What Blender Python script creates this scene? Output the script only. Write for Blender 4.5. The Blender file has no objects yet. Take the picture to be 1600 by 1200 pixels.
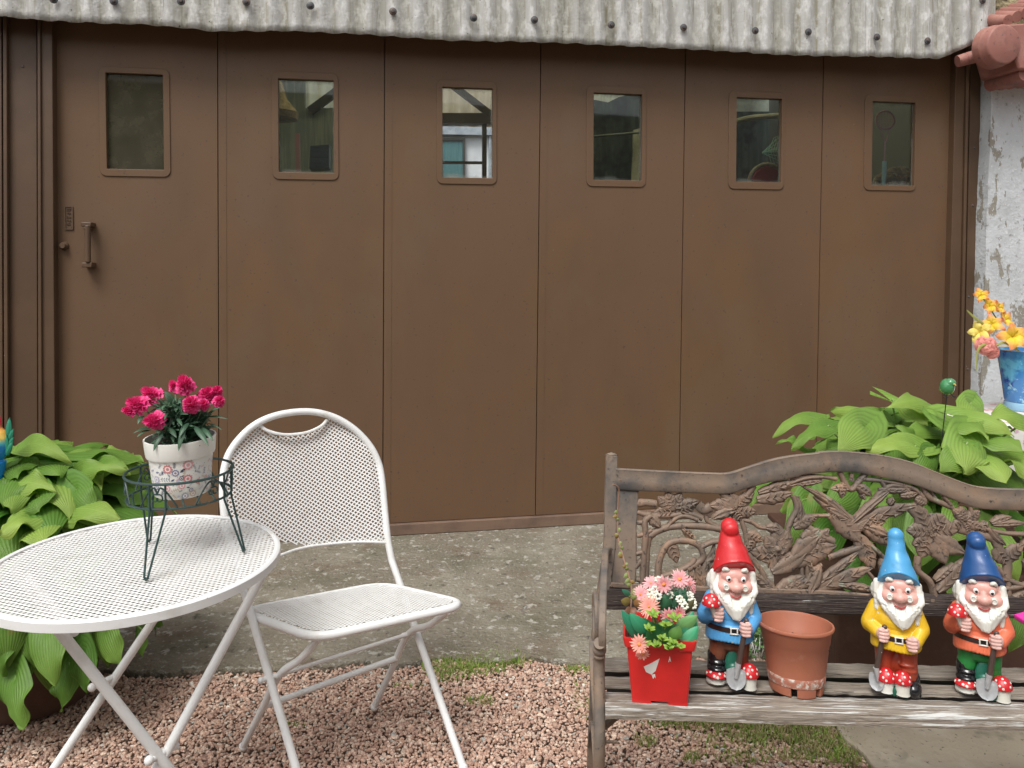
import bpy, bmesh, math, random
import numpy as np
from math import sin, cos, pi, radians, sqrt, atan2
from mathutils import Vector, Matrix, noise
random.seed(7); rng = np.random.default_rng(7)
sc = bpy.context.scene
COL = sc.collection
# ------------------------------------------------------------ camera
FPX, PPX, PPY, CAMH = 1200.0, 800.0, 450.0, 1.4
PITCH = radians(1.7)
cd = bpy.data.cameras.new('camera'); cam = bpy.data.objects.new('camera', cd); COL.objects.link(cam)
cam.location = (0, 0, CAMH); cam.rotation_euler = (radians(90)-PITCH, 0, 0)
cd.sensor_width = 36; cd.lens = 36*FPX/1600; cd.shift_y = -(600-PPY)/1600; cd.clip_end = 500; cd.clip_start = .05
sc.camera = cam
sc.render.resolution_x = 1024; sc.render.resolution_y = 768
# ------------------------------------------------------------ light
w = bpy.data.worlds.new('World'); sc.world = w; w.use_nodes = True
nt = w.node_tree; bgn = nt.nodes['Background']
sky = nt.nodes.new('ShaderNodeTexSky'); sky.sky_type = 'NISHITA'; sky.sun_disc = False
SUN_EL, SUN_AZ = radians(58), radians(205)     # azimuth from +Y clockwise: behind the camera and to the left
sky.sun_elevation = SUN_EL; sky.sun_rotation = SUN_AZ
sky.air_density = 1.0; sky.dust_density = 3.0
hs = nt.nodes.new('ShaderNodeHueSaturation'); hs.inputs['Saturation'].default_value = .12
nt.links.new(sky.outputs[0], hs.inputs['Color']); nt.links.new(hs.outputs[0], bgn.inputs[0])
bgn.inputs[1].default_value = .13
sl = bpy.data.lights.new('sun', 'SUN'); sl.energy = 1.5; sl.angle = radians(24); sl.color = (1, .97, .92)
so = bpy.data.objects.new('sun', sl); COL.objects.link(so)
sd = Vector((sin(SUN_AZ)*cos(SUN_EL), cos(SUN_AZ)*cos(SUN_EL), sin(SUN_EL)))
so.rotation_euler = sd.to_track_quat('Z', 'Y').to_euler(); so.location = (0, -2, 6)
sc.view_settings.view_transform = 'Standard'; sc.view_settings.look = 'None'
sc.view_settings.exposure = 0.70; sc.view_settings.gamma = 1

# ------------------------------------------------------------ measuring the photograph
CAM = Vector((0, 0, CAMH))
_R = Matrix.Rotation(radians(90)-PITCH, 3, 'X')
def ray(px, py): return _R @ Vector(((px-PPX)/FPX, -(py-PPY)/FPX, -1))
def onz(px, py, z=0.0):
    d = ray(px, py); return CAM + d*((z-CAMH)/d.z)
def ony(px, py, y):
    d = ray(px, py); return CAM + d*(y/d.y)
class Plane:
    def __init__(s, P, e1, e2):
        s.P = Vector(P); s.e1 = Vector(e1).normalized(); s.n = s.e1.cross(Vector(e2)).normalized(); s.e2 = s.n.cross(s.e1)
    def hit(s, px, py, off=0):        # off: distance in front of the plane
        d = ray(px, py); P = s.P + s.n*off
        return CAM + d*((P-CAM).dot(s.n)/d.dot(s.n))
    def uv(s, px, py, off=0):
        q = s.hit(px, py, off)-s.P; return (q.dot(s.e1), q.dot(s.e2))
    def at(s, u, v, off=0): return s.P + s.e1*u + s.e2*v + s.n*off

# ------------------------------------------------------------ materials
MATS = {}
def rgb(r, g, b):                   # 0-255 picture value -> linear
    f = lambda c: (c/255/12.92) if c/255 <= .04045 else ((c/255+.055)/1.055)**2.4
    return (f(r), f(g), f(b), 1)
def mat(name, col, rough=.5, var=None, bump=None, vcol=False, spec=.5, coat=0, metal=0, stretch=(1,1,1), extra=None, trans=0, bump2=None):
    """var = (col2, scale, lo, hi[, detail]); bump = (scale, strength, dist)"""
    if name in MATS: return MATS[name]
    m = bpy.data.materials.new(name); m.use_nodes = True; n = m.node_tree.nodes; l = m.node_tree.links
    b = n['Principled BSDF']; b.inputs['Roughness'].default_value = rough
    b.inputs['Specular IOR Level'].default_value = spec; b.inputs['Coat Weight'].default_value = coat; b.inputs['Metallic'].default_value = metal
    b.inputs['Coat Roughness'].default_value = .15
    tc = n.new('ShaderNodeTexCoord'); mp = n.new('ShaderNodeMapping'); mp.inputs['Scale'].default_value = stretch
    l.new(tc.outputs['Object'], mp.inputs[0])
    rc = n.new('ShaderNodeRGB'); rc.outputs[0].default_value = tuple(col[:3])+(1,); out = rc.outputs[0]
    vs = var if isinstance(var, list) else ([var] if var else [])
    for v in vs:
        t = n.new('ShaderNodeTexNoise'); t.inputs['Scale'].default_value = v[1]; t.inputs['Detail'].default_value = v[4] if len(v) > 4 else 6
        t.inputs['Roughness'].default_value = .62
        r = n.new('ShaderNodeMapRange'); r.inputs[1].default_value = v[2]; r.inputs[2].default_value = v[3]
        mx = n.new('ShaderNodeMix'); mx.data_type = 'RGBA'
        if len(v) > 5:
            mp2 = n.new('ShaderNodeMapping'); mp2.inputs['Scale'].default_value = v[5]; l.new(tc.outputs['Object'], mp2.inputs[0]); l.new(mp2.outputs[0], t.inputs[0])
        else: l.new(mp.outputs[0], t.inputs[0])
        l.new(t.outputs[0], r.inputs[0]); l.new(r.outputs[0], mx.inputs[0]); l.new(out, mx.inputs[6]); mx.inputs[7].default_value = tuple(v[0][:3])+(1,)
        out = mx.outputs[2]
    if vcol:
        a = n.new('ShaderNodeVertexColor'); a.layer_name = 'Col'
        mx = n.new('ShaderNodeMix'); mx.data_type = 'RGBA'; mx.blend_type = 'MULTIPLY'; mx.inputs[0].default_value = 1
        l.new(out, mx.inputs[6]); l.new(a.outputs[0], mx.inputs[7]); out = mx.outputs[2]
    l.new(out, b.inputs['Base Color'])
    prev = None
    for bb in (bump, bump2):
        if not bb: continue
        t = n.new('ShaderNodeTexNoise'); t.inputs['Scale'].default_value = bb[0]; t.inputs['Detail'].default_value = 5
        l.new(mp.outputs[0] if len(bb) < 4 else tc.outputs['Object'], t.inputs[0])
        bn = n.new('ShaderNodeBump'); bn.inputs['Strength'].default_value = bb[1]; bn.inputs['Distance'].default_value = bb[2]
        l.new(t.outputs[0], bn.inputs['Height'])
        if prev: l.new(prev, bn.inputs['Normal'])
        prev = bn.outputs[0]
    if prev: l.new(prev, b.inputs['Normal'])
    if trans:
        tr = n.new('ShaderNodeBsdfTranslucent'); ms = n.new('ShaderNodeMixShader'); ms.inputs[0].default_value = trans
        l.new(out, tr.inputs[0]); l.new(b.outputs[0], ms.inputs[1]); l.new(tr.outputs[0], ms.inputs[2])
        l.new(ms.outputs[0], n['Material Output'].inputs[0])
    if extra: extra(m, n, l, b, out)
    MATS[name] = m; return m

# ------------------------------------------------------------ mesh building
ROOT = {}
def tag(o, label=None, cat=None, group=None, kind=None):
    if label: o['label'] = label
    if cat: o['category'] = cat
    if group: o['group'] = group
    if kind: o['kind'] = kind
    return o
def empty(name, loc, label, cat, group=None, rot=(0,0,0)):
    o = bpy.data.objects.new(name, None); COL.objects.link(o); o.location = loc; o.rotation_euler = rot
    o.empty_display_size = .1
    return tag(o, label, cat, group)
def rootloc(o):
    while o.parent: o = o.parent
    return Vector(o.location)
class MB:
    def __init__(s): s.v = []; s.f = []; s.c = []; s.mi = []; s.col = (1,1,1); s.m = 0
    def add(s, vs, fs, cols=None):
        k = len(s.v); s.v += [tuple(p) for p in vs]; s.f += [tuple(i+k for i in f) for f in fs]
        s.c += [tuple(c) for c in cols] if cols else [s.col]*len(vs); s.mi += [s.m]*len(fs); return s
    def box(s, c, size, ax=None, tp=(1,1)):
        """ax: 3 axes; tp: top scale in x, y"""
        ax = ax or (Vector((1,0,0)), Vector((0,1,0)), Vector((0,0,1))); c = Vector(c); vs = []
        for k in (-1, 1):
            for j in (-1, 1):
                for i in (-1, 1):
                    tx, ty = tp if k > 0 else (1, 1)
                    vs.append(c + Vector(ax[0])*i*size[0]/2*tx + Vector(ax[1])*j*size[1]/2*ty + Vector(ax[2])*k*size[2]/2)
        return s.add(vs, [(0,2,3,1),(4,5,7,6),(0,1,5,4),(2,6,7,3),(0,4,6,2),(1,3,7,5)])
    def tube(s, pts, r, seg=10, caps=True, up=None, flat=None):
        """r scalar or list; flat=(a,b) rectangular section"""
        pts = [Vector(p) for p in pts]; n = len(pts); rr = r if isinstance(r, (list, tuple)) else [r]*n
        T = [(pts[min(i+1, n-1)]-pts[max(i-1, 0)]).normalized() for i in range(n)]
        a = Vector(up) if up else (Vector((0,0,1)) if abs(T[0].z) < .9 else Vector((1,0,0)))
        vs = []; fs = []
        for i in range(n):
            a = (a - T[i]*a.dot(T[i]));
            if a.length < 1e-6: a = T[i].orthogonal()
            a.normalize(); b = T[i].cross(a)
            if flat:
                for x, y in ((-1,-1),(1,-1),(1,1),(-1,1)): vs.append(pts[i]+b*x*flat[0]/2+a*y*flat[1]/2)
            else:
                for k in range(seg): t = 2*pi*k/seg; vs.append(pts[i]+(a*cos(t)+b*sin(t))*rr[i])
        q = 4 if flat else seg
        for i in range(n-1):
            for k in range(q): fs.append((i*q+k, i*q+(k+1) % q, (i+1)*q+(k+1) % q, (i+1)*q+k))
        if caps: fs.append(tuple(range(q-1, -1, -1))); fs.append(tuple((n-1)*q+k for k in range(q)))
        return s.add(vs, fs)
    def lathe(s, prof, c=(0,0,0), seg=40, M=None, sq=None):
        """prof [(r,z)], closed with caps if r==0"""
        vs = []; fs = []; c = Vector(c)
        for r, z in prof:
            for k in range(seg):
                t = 2*pi*k/seg; p = Vector((r*cos(t), r*sin(t), z))
                vs.append(c + (M @ p if M else p))
        for i in range(len(prof)-1):
            for k in range(seg): fs.append((i*seg+k, i*seg+(k+1) % seg, (i+1)*seg+(k+1) % seg, (i+1)*seg+k))
        return s.add(vs, fs)
    def ell(s, c, r, seg=16, M=None):
        c = Vector(c); r = r if isinstance(r, (tuple, list)) else (r, r, r); vs = []; fs = []; h = seg//2
        for i in range(h+1):
            for k in range(seg):
                a = pi*i/h; t = 2*pi*k/seg
                p = Vector((r[0]*sin(a)*cos(t), r[1]*sin(a)*sin(t), r[2]*cos(a))); vs.append(c+(M @ p if M else p))
        for i in range(h):
            for k in range(seg): fs.append((i*seg+k, (i+1)*seg+k, (i+1)*seg+(k+1) % seg, i*seg+(k+1) % seg))
        return s.add(vs, fs)
    def extr(s, poly, P, e1, e2, n, t0, t1):
        """poly in (u,v); slab from t0 to t1 along n"""
        k = len(poly); vs = [P+e1*u+e2*v+n*t0 for u, v in poly]+[P+e1*u+e2*v+n*t1 for u, v in poly]
        fs = [tuple(range(k-1, -1, -1)), tuple(range(k, 2*k))]+[(i, (i+1) % k, k+(i+1) % k, k+i) for i in range(k)]
        return s.add(vs, fs)
    def build(s, name, mats, parent=None, smooth=True, bevel=0, bseg=2, weld=False, loc=None, local=False, subsurf=0, angle=None):
        o0 = Vector((0,0,0)) if local else (rootloc(parent) if parent else Vector(loc) if loc is not None else None)
        if o0 is None:
            a = np.array(s.v); o0 = Vector(((a[:,0].min()+a[:,0].max())/2, (a[:,1].min()+a[:,1].max())/2, a[:,2].min()))
        me = bpy.data.meshes.new(name); me.from_pydata([(x-o0.x, y-o0.y, z-o0.z) for x, y, z in s.v], [], s.f)
        if weld:
            bm = bmesh.new(); bm.from_mesh(me); bmesh.ops.remove_doubles(bm, verts=bm.verts, dist=weld); bmesh.ops.recalc_face_normals(bm, faces=bm.faces); bm.to_mesh(me); bm.free()
        else:
            ca = me.color_attributes.new('Col', 'FLOAT_COLOR', 'POINT')
            ca.data.foreach_set('color', np.c_[np.array(s.c, dtype=float), np.ones(len(s.c))].ravel())
            bm = bmesh.new(); bm.from_mesh(me); bmesh.ops.recalc_face_normals(bm, faces=bm.faces); bm.to_mesh(me); bm.free()
        for m in (mats if isinstance(mats, (list, tuple)) else [mats]): me.materials.append(m)
        if len(me.polygons) == len(s.mi): me.polygons.foreach_set('material_index', s.mi)
        me.polygons.foreach_set('use_smooth', [smooth]*len(me.polygons))
        if smooth: me.set_sharp_from_angle(angle=radians(angle or 40))
        o = bpy.data.objects.new(name, me); COL.objects.link(o)
        if parent: o.parent = parent
        elif not local: o.location = o0
        if bevel:
            b = o.modifiers.new('bevel', 'BEVEL'); b.width = bevel; b.segments = bseg; b.limit_method = 'ANGLE'; b.angle_limit = radians(35)
        if subsurf:
            b = o.modifiers.new('sub', 'SUBSURF'); b.levels = b.render_levels = subsurf
        return o
def remesh(o, vox, smooth=4, fac=.5):
    r = o.modifiers.new('r', 'REMESH'); r.mode = 'VOXEL'; r.voxel_size = vox; r.use_smooth_shade = True
    if smooth:
        m = o.modifiers.new('s', 'SMOOTH'); m.iterations = smooth; m.factor = fac
    bpy.context.view_layer.update()
    dg = bpy.context.evaluated_depsgraph_get(); me = bpy.data.meshes.new_from_object(o.evaluated_get(dg))
    mats = list(o.data.materials); o.modifiers.clear(); old = o.data; o.data = me; bpy.data.meshes.remove(old)
    me.materials.clear()
    for m in mats: me.materials.append(m)
    me.polygons.foreach_set('use_smooth', [True]*len(me.polygons))
    return o
def inpoly(x, y, P):
    c = False; j = len(P)-1
    for i in range(len(P)):
        if ((P[i][1] > y) != (P[j][1] > y)) and x < (P[j][0]-P[i][0])*(y-P[i][1])/(P[j][1]-P[i][1])+P[i][0]: c = not c
        j = i
    return c
def lattice(mb, inside, box, f, angs, pitch, wd, th, step):
    """woven expanded-metal mesh: families of flat wires clipped by inside(u,v), mapped by f(u,v,off)"""
    cx, cy = (box[0]+box[2])/2, (box[1]+box[3])/2; R = sqrt((box[2]-box[0])**2+(box[3]-box[1])**2)/2
    for fi, a in enumerate(angs):
        d = (cos(a), sin(a)); nn = (-d[1], d[0]); k = int(R/pitch)
        for i in range(-k, k+1):
            run = []
            m = int(2*R/step)
            for j in range(m+1):
                t = -R+j*step; u = cx+nn[0]*i*pitch+d[0]*t; v = cy+nn[1]*i*pitch+d[1]*t
                if inside(u, v): run.append((u, v))
                if (not inside(u, v) or j == m) and run:
                    if len(run) > 1:
                        vs = []; fs = []
                        off = fi*th*.35
                        for (p, q) in run:
                            for sx, sz in ((-1,0),(1,0),(1,1),(-1,1)):
                                vs.append(f(p+nn[0]*sx*wd/2, q+nn[1]*sx*wd/2, off+sz*th))
                        for a_ in range(len(run)-1):
                            for b_ in range(4): fs.append((a_*4+b_, a_*4+(b_+1) % 4, a_*4+4+(b_+1) % 4, a_*4+4+b_))
                        fs.append((3,2,1,0)); e = (len(run)-1)*4; fs.append((e, e+1, e+2, e+3))
                        mb.add(vs, fs)
                    run = []
def spl(pts, n=8):
    """Catmull-Rom through pts"""
    P = [Vector(p) for p in pts]; out = []
    for i in range(len(P)-1):
        a, b, c, d = P[max(i-1, 0)], P[i], P[i+1], P[min(i+2, len(P)-1)]
        for k in range(n):
            t = k/n; out.append(.5*((2*b)+(c-a)*t+(2*a-5*b+4*c-d)*t*t+(3*b-3*c+d-a)*t**3))
    out.append(P[-1]); return out
def interp(tbl, x):
    for i in range(len(tbl)-1):
        if x <= tbl[i+1][0]:
            t = (x-tbl[i][0])/(tbl[i+1][0]-tbl[i][0]); return tbl[i][1]+(tbl[i+1][1]-tbl[i][1])*max(t, 0) if t >= 0 else tbl[i][1]
    return tbl[-1][1]
# ------------------------------------------------------------ materials of the place
L = rgb
def scale(c, k): return (c[0]*k, c[1]*k, c[2]*k, 1)
BROWN = (.136, .079, .045, 1)
m_door = mat('door_paint', BROWN, .5, [((.118,.070,.040,1), 1.1, .40, .66, 4, (1.4,1.4,.8)), ((.158,.088,.040,1), 1.2, .48, .85, 3, (1.4,1.4,.7)), ((.140,.094,.060,1), 1.5, .54, .82, 5, (1.1,1.1,.7)), ((.118,.070,.040,1), 5, .60, .95, 6, (4,4,.4)), ((.085,.055,.04,1), 60, .66, .74, 2), ((.24,.18,.13,1), 55, .755, .775, 3)], (9, .12, .01), spec=.32, bump2=(300, .10, .001))
m_frame = mat('jamb_paint', (.084,.048,.026,1), .5, [((.105,.060,.032,1), 3, .45, .65), ((.3,.25,.2,1), 38, .74, .76, 4, (1,1,.6))], (20, .15, .004))
m_rail = mat('rail_paint', (.19,.122,.085,1), .5, ((.13,.085,.065,1), 9, .45, .7), (40, .15, .003))
m_fibre = mat('fibre_cement', (.43,.425,.41,1), .95, [((.29,.27,.20,1), 5, .50, .68, 6, (7,7,.30)), ((.58,.575,.56,1), 30, .48, .62, 8, (1,1,.5)), ((.20,.185,.14,1), 13, .60, .74, 8, (3.6,3.6,.30)), ((.10,.095,.08,1), 50, .68, .74, 3)], (90, .45, .006), bump2=(260, .4, .002), vcol=True)
m_bolt = mat('bolt_metal', (.06,.06,.065,1), .5, ((.12,.08,.06,1), 40, .5, .6))
m_dark = mat('dark_sheet', (.30,.37,.39,1), .7, ((.50,.55,.54,1), 4, .45, .6, 5, (8,8,.5)))
m_shade = mat('dark_boards', (.05,.068,.072,1), .7, [((.12,.14,.14,1), 4, .45, .65, 6, (6,6,.6)), ((.02,.025,.04,1), 3, .5, .6, 3)])
m_cream = mat('cream_sheet', (.90,.82,.58,1), .6, ((.72,.60,.36,1), 6, .48, .70, 5, (3,3,.4)), trans=.85)
m_beam = mat('beam_steel', (.05,.048,.042,1), .6)
m_greyboard = mat('grey_board', (.75,.73,.66,1), .8, ((.2,.2,.18,1), 3, .4, .7))
m_white = mat('whitewash', (.78,.79,.80,1), .8, ((.66,.67,.69,1), 3, .45, .7), (30,.3,.005))
m_teal = mat('teal_shutter', (.06,.16,.17,1), .5, ((.09,.2,.2,1), 8, .4, .6, 4, (8,8,.5)))
m_band = mat('zinc_band', (.40,.44,.48,1), .5, ((.3,.34,.38,1), 9, .45, .6))
m_int = mat('interior_wall', (.22,.21,.19,1), .9)
m_conc = mat('concrete', (.185,.160,.120,1), .92, [((.28,.255,.20,1), 2.1, .46, .68, 10), ((.125,.115,.075,1), 2.6, .50, .70, 9), ((.15,.11,.075,1), 5, .54, .70, 9), ((.38,.36,.31,1), 21, .585, .62, 9), ((.10,.09,.065,1), 14, .60, .66, 9), ((.34,.325,.29,1), 48, .58, .66, 5), ((.065,.058,.046,1), 30, .60, .70, 7), ((.40,.39,.36,1), 7, .66, .70, 9)], (70, .9, .014), bump2=(9, .6, .03))
m_slab = mat('slab_concrete', (.34,.285,.215,1), .92, [((.44,.385,.31,1), 3, .45, .62, 8), ((.13,.125,.09,1), 5, .56, .68, 8), ((.10,.09,.07,1), 60, .62, .7, 4)], (60, .5, .006))
m_ground = mat('ground_soil', (.20,.13,.095,1), .95, ((.12,.085,.06,1), 6, .4, .6), (60, .6, .01))
m_stone = mat('gravel_stone', (1,1,1,1), .85, ((.72,.68,.66,1), 90, .45, .6), (150, .5, .002), vcol=True)
m_grass = mat('grass_blade', (1,1,1,1), .6, vcol=True, trans=.3)
m_peel = mat('peeling_whitewash', (.56,.585,.60,1), .85, [((.42,.44,.445,1), 3.5, .45, .65, 9), ((.27,.25,.21,1), 4.2, .560, .568, 10, (1.9,1.9,.8)), ((.27,.27,.26,1), 30, .585, .66, 8), ((.66,.67,.68,1), 60, .6, .65, 6)], (60, .6, .006), bump2=(6, .4, .02))
m_render = mat('rough_render', (.40,.33,.19,1), .95, ((.22,.18,.10,1), 22, .45, .6, 8), (30, 1, .03))
m_terra = mat('roof_terracotta', (.30,.125,.10,1), .6, [((.38,.19,.15,1), 6, .45, .65), ((.17,.085,.07,1), 9, .52, .72, 8), ((.12,.07,.06,1), 40, .60, .70)], (40, .3, .004))

def pane_mat(name, dust, dcol, seed, tint=(.80,.88,.88,1)):
    m = bpy.data.materials.new(name); m.use_nodes = True; n = m.node_tree.nodes; l = m.node_tree.links; n.remove(n['Principled BSDF'])
    tr = n.new('ShaderNodeBsdfTransparent'); tr.inputs[0].default_value = tint
    gl = n.new('ShaderNodeBsdfGlossy'); gl.inputs['Roughness'].default_value = .03
    fr = n.new('ShaderNodeFresnel'); fr.inputs[0].default_value = 1.45
    a = n.new('ShaderNodeMixShader'); l.new(fr.outputs[0], a.inputs[0]); l.new(tr.outputs[0], a.inputs[1]); l.new(gl.outputs[0], a.inputs[2])
    df = n.new('ShaderNodeBsdfDiffuse'); df.inputs[0].default_value = dcol
    tc = n.new('ShaderNodeTexCoord'); mp = n.new('ShaderNodeMapping'); mp.inputs['Location'].default_value = (seed, 0, seed*2); l.new(tc.outputs['Object'], mp.inputs[0])
    t = n.new('ShaderNodeTexNoise'); t.inputs['Scale'].default_value = 9; t.inputs['Detail'].default_value = 9; t.inputs['Roughness'].default_value = .65; l.new(mp.outputs[0], t.inputs[0])
    r = n.new('ShaderNodeMapRange'); r.inputs[1].default_value = .35; r.inputs[2].default_value = .75; r.inputs[3].default_value = dust*.6; r.inputs[4].default_value = min(dust*1.5, .93); l.new(t.outputs[0], r.inputs[0])
    # grime gathered along the edges (generated coordinates of this pane)
    sp = n.new('ShaderNodeSeparateXYZ'); l.new(tc.outputs['Generated'], sp.inputs[0]); last = None
    for ax in (0, 2):
        s1 = n.new('ShaderNodeMath'); s1.operation = 'SUBTRACT'; l.new(sp.outputs[ax], s1.inputs[0]); s1.inputs[1].default_value = .5
        s2 = n.new('ShaderNodeMath'); s2.operation = 'ABSOLUTE'; l.new(s1.outputs[0], s2.inputs[0])
        if last:
            s3 = n.new('ShaderNodeMath'); s3.operation = 'MAXIMUM'; l.new(s2.outputs[0], s3.inputs[0]); l.new(last, s3.inputs[1]); last = s3.outputs[0]
        else: last = s2.outputs[0]
    s4 = n.new('ShaderNodeMath'); s4.operation = 'MULTIPLY_ADD'; l.new(t.outputs[0], s4.inputs[0]); s4.inputs[1].default_value = .16; l.new(last, s4.inputs[2])
    r2 = n.new('ShaderNodeMapRange'); r2.inputs[1].default_value = .53; r2.inputs[2].default_value = .60; r2.inputs[4].default_value = .45; l.new(s4.outputs[0], r2.inputs[0])
    mx = n.new('ShaderNodeMath'); mx.operation = 'MAXIMUM'; l.new(r.outputs[0], mx.inputs[0]); l.new(r2.outputs[0], mx.inputs[1])
    b = n.new('ShaderNodeMixShader'); l.new(mx.outputs[0], b.inputs[0]); l.new(a.outputs[0], b.inputs[1]); l.new(df.outputs[0], b.inputs[2])
    l.new(b.outputs[0], n['Material Output'].inputs[0]); return m

# ------------------------------------------------------------ garage
Z3 = Vector((0,0,1))
dd = ray(8000, 414); e1 = Vector((dd.x, dd.y, 0)).normalized()
D = Plane(onz(780, 826, 0), e1, Z3)         # plane of the door; n looks at the viewer
def dpoly(mb, px, o0, o1, ref=None):
    r = o1 if ref is None else ref
    return mb.extr([D.uv(x, y, r) for x, y in px], D.P, D.e1, D.e2, D.n, o0, o1)
door = empty('garage_door', D.at(0,0), 'wide brown painted metal folding door of six panels with small glazed windows', 'garage door')
seam = [(79,87), (340,342), (601,598), (845,837), (1071,1061), (1287,1274), (1493,1474)]
wins = [((155,266,106,276),(166,256,115,265)), ((425,529,113,281),(435,522,124,270)), ((682,776,126,288),(691,770,137,278)),
        ((916,1009,135,292),(927,1003,146,282)), ((1138,1225,143,296),(1150,1221,153,285)), ((1350,1431,149,298),(1362,1429,159,290))]
m_panes = [pane_mat('pane_dusty', .78, (.085,.078,.052,1), 1, (.5,.5,.42,1)), pane_mat('pane_a', .05, (.3,.3,.26,1), 2.3), pane_mat('pane_b', .03, (.4,.4,.35,1), 3.1, (.95,.97,.97,1)),
           pane_mat('pane_c', .02, (.25,.27,.25,1), 4.7), pane_mat('pane_d', .02, (.25,.25,.22,1), 5.9), pane_mat('pane_e', .02, (.25,.25,.22,1), 6.6)]
ZB, ZT = .062, 2.80
def su(k, v):
    """u of seam k at height v"""
    a = D.uv(seam[k][0], 80); b = D.uv(seam[k][1], 760); return b[0]+(a[0]-b[0])*(v-b[1])/(a[1]-b[1])
def rrect(u0, u1, v0, v1, r, k=6):
    out = []
    for cx, cy, a0 in ((u1-r, v1-r, 0), (u0+r, v1-r, 90), (u0+r, v0+r, 180), (u1-r, v0+r, 270)):
        for i in range(k): a = radians(a0+90*i/(k-1)); out.append((cx+r*cos(a), cy+r*sin(a)))
    return out
def ring(mb, A, B, P, e1, e2, n, t0, t1):
    k = len(A); q = lambda pt, t: P+e1*pt[0]+e2*pt[1]+n*t
    vs = [q(p, t1) for p in A]+[q(p, t1) for p in B]+[q(p, t0) for p in A]+[q(p, t0) for p in B]; fs = []
    for i in range(k):
        j = (i+1) % k
        fs += [(i, j, k+j, k+i), (2*k+i, 3*k+i, 3*k+j, 2*k+j), (i, 2*k+i, 2*k+j, j), (k+i, k+j, 3*k+j, 3*k+i)]
    return mb.add(vs, fs)
for i in range(6):
    (ox0, ox1, oy0, oy1), (ix0, ix1, iy0, iy1) = wins[i]
    xm, ym = (ox0+ox1)/2, (oy0+oy1)/2
    iu0, iu1 = D.uv(ix0, ym)[0], D.uv(ix1, ym)[0]; iv1, iv0 = D.uv(xm, iy0)[1], D.uv(xm, iy1)[1]
    ou0, ou1 = D.uv(ox0, ym)[0], D.uv(ox1, ym)[0]; ov1, ov0 = D.uv(xm, oy0)[1], D.uv(xm, oy1)[1]
    g = .0022
    A = [(su(i+1, ZT)-g, ZT), (su(i, ZT)+g, ZT), (su(i, ZB)+g, ZB), (su(i+1, ZB)-g, ZB)]
    B = [(iu1, iv1), (iu0, iv1), (iu0, iv0), (iu1, iv0)]
    mb = MB(); ring(mb, A, B, D.P, D.e1, D.e2, D.n, -.035, 0)
    p = mb.build('door_panel', m_door, door, smooth=False)
    # lap strip beside the seam
    mb = MB()
    if i: mb.extr([(su(i, ZB)+g+.001, ZB+.001), (su(i, ZB)+.040, ZB+.001), (su(i, ZT)+.040, ZT-.01), (su(i, ZT)+g+.001, ZT-.01)], D.P, D.e1, D.e2, D.n, -.002, .0016)
    if i: mb.build('lap_strip', m_door, p, smooth=False)
    mb = MB(); ring(mb, rrect(ou0, ou1, ov0, ov1, .032), rrect(iu0+.001, iu1-.001, iv0+.001, iv1-.001, .004), D.P, D.e1, D.e2, D.n, -.004, .0055)
    mb.build('window_frame', m_door, p, bevel=.002)
    mb = MB(); mb.extr([(iu0, iv0), (iu1, iv0), (iu1, iv1), (iu0, iv1)], D.P, D.e1, D.e2, D.n, -.022, -.019)
    mb.build('window_pane', m_panes[i], p, smooth=False)
mb = MB(); mb.extr([(su(0, .0)+.003, 0.002), (su(6, .0)-.003, .002), (su(6, .06)-.003, .0585), (su(0, .06)+.003, .0585)], D.P, D.e1, D.e2, D.n, -.03, .022)
mb.build('bottom_rail', m_rail, door, smooth=False, bevel=.003)
for k in range(1, 6):
    mb = MB(); mb.extr([(su(k, ZB)-.03, ZB), (su(k, ZB)+.03, ZB), (su(k, ZT)+.03, ZT), (su(k, ZT)-.03, ZT)], D.P, D.e1, D.e2, D.n, -.045, -.037); mb.build('seam_backing', m_frame, door, smooth=False)
# handle, plate, knob (fixed to the leftmost panel)
h = MB()
q = lambda x, y, o: D.hit(x, y, o)
h.tube([q(137,352,.055), q(137.5,410,.055)], .0130, 12)
h.box(q(138,351,.03), (.045,.06,.022), (D.e1, D.n, D.e2)); h.box(q(139,414,.03), (.045,.06,.024), (D.e1, D.n, D.e2))
h.box(q(138,357,.035), (.03,.05,.014), (D.e1, D.n, D.e2))
h.build('handle', m_frame, door, bevel=.004)
h = MB(); a0 = D.uv(101,322); a1 = D.uv(115,359); r = rrect(a0[0], a1[0], a1[1], a0[1], .004, 3); r2 = rrect(a0[0]+.005, a1[0]-.005, a1[1]+.005, a0[1]-.005, .002, 3)
ring(h, r, r2, D.P, D.e1, D.e2, D.n, 0, .006); h.extr(r2, D.P, D.e1, D.e2, D.n, 0, .002)
for k in range(5):   # worn relief letters, unreadable
    c = D.uv(108, 328+k*5.6); s = .008
    sh = [[(-1,-1),(1,-.4),(1,1),(-1,.6)], [(-1,0),(0,-1),(1,0),(0,1)], [(-1,-1),(1,-1),(1,-.2),(-1,.9)], [(-1,.2),(1,-1),(1,0),(-1,1)], [(-.9,-.8),(.9,-.5),(.4,.9),(-1,.6)]][k]
    pp = [Vector((c[0]+x*s, c[1]+y*s*.62, 0)) for x, y in sh]
    h.tube([D.at(x.x, x.y, .0035) for x in pp+[pp[0]]], .0016, 5)
h.build('name_plate', m_frame, door)
h = MB(); M = Matrix([D.e1, D.n.cross(D.e1), D.n]).transposed()
h.lathe([(0,.03),(.012,.03),(.016,.022),(.013,.012),(.02,.006),(.021,0)], D.hit(101,384), 16, M); h.build('lock_knob', m_frame, door)

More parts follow.
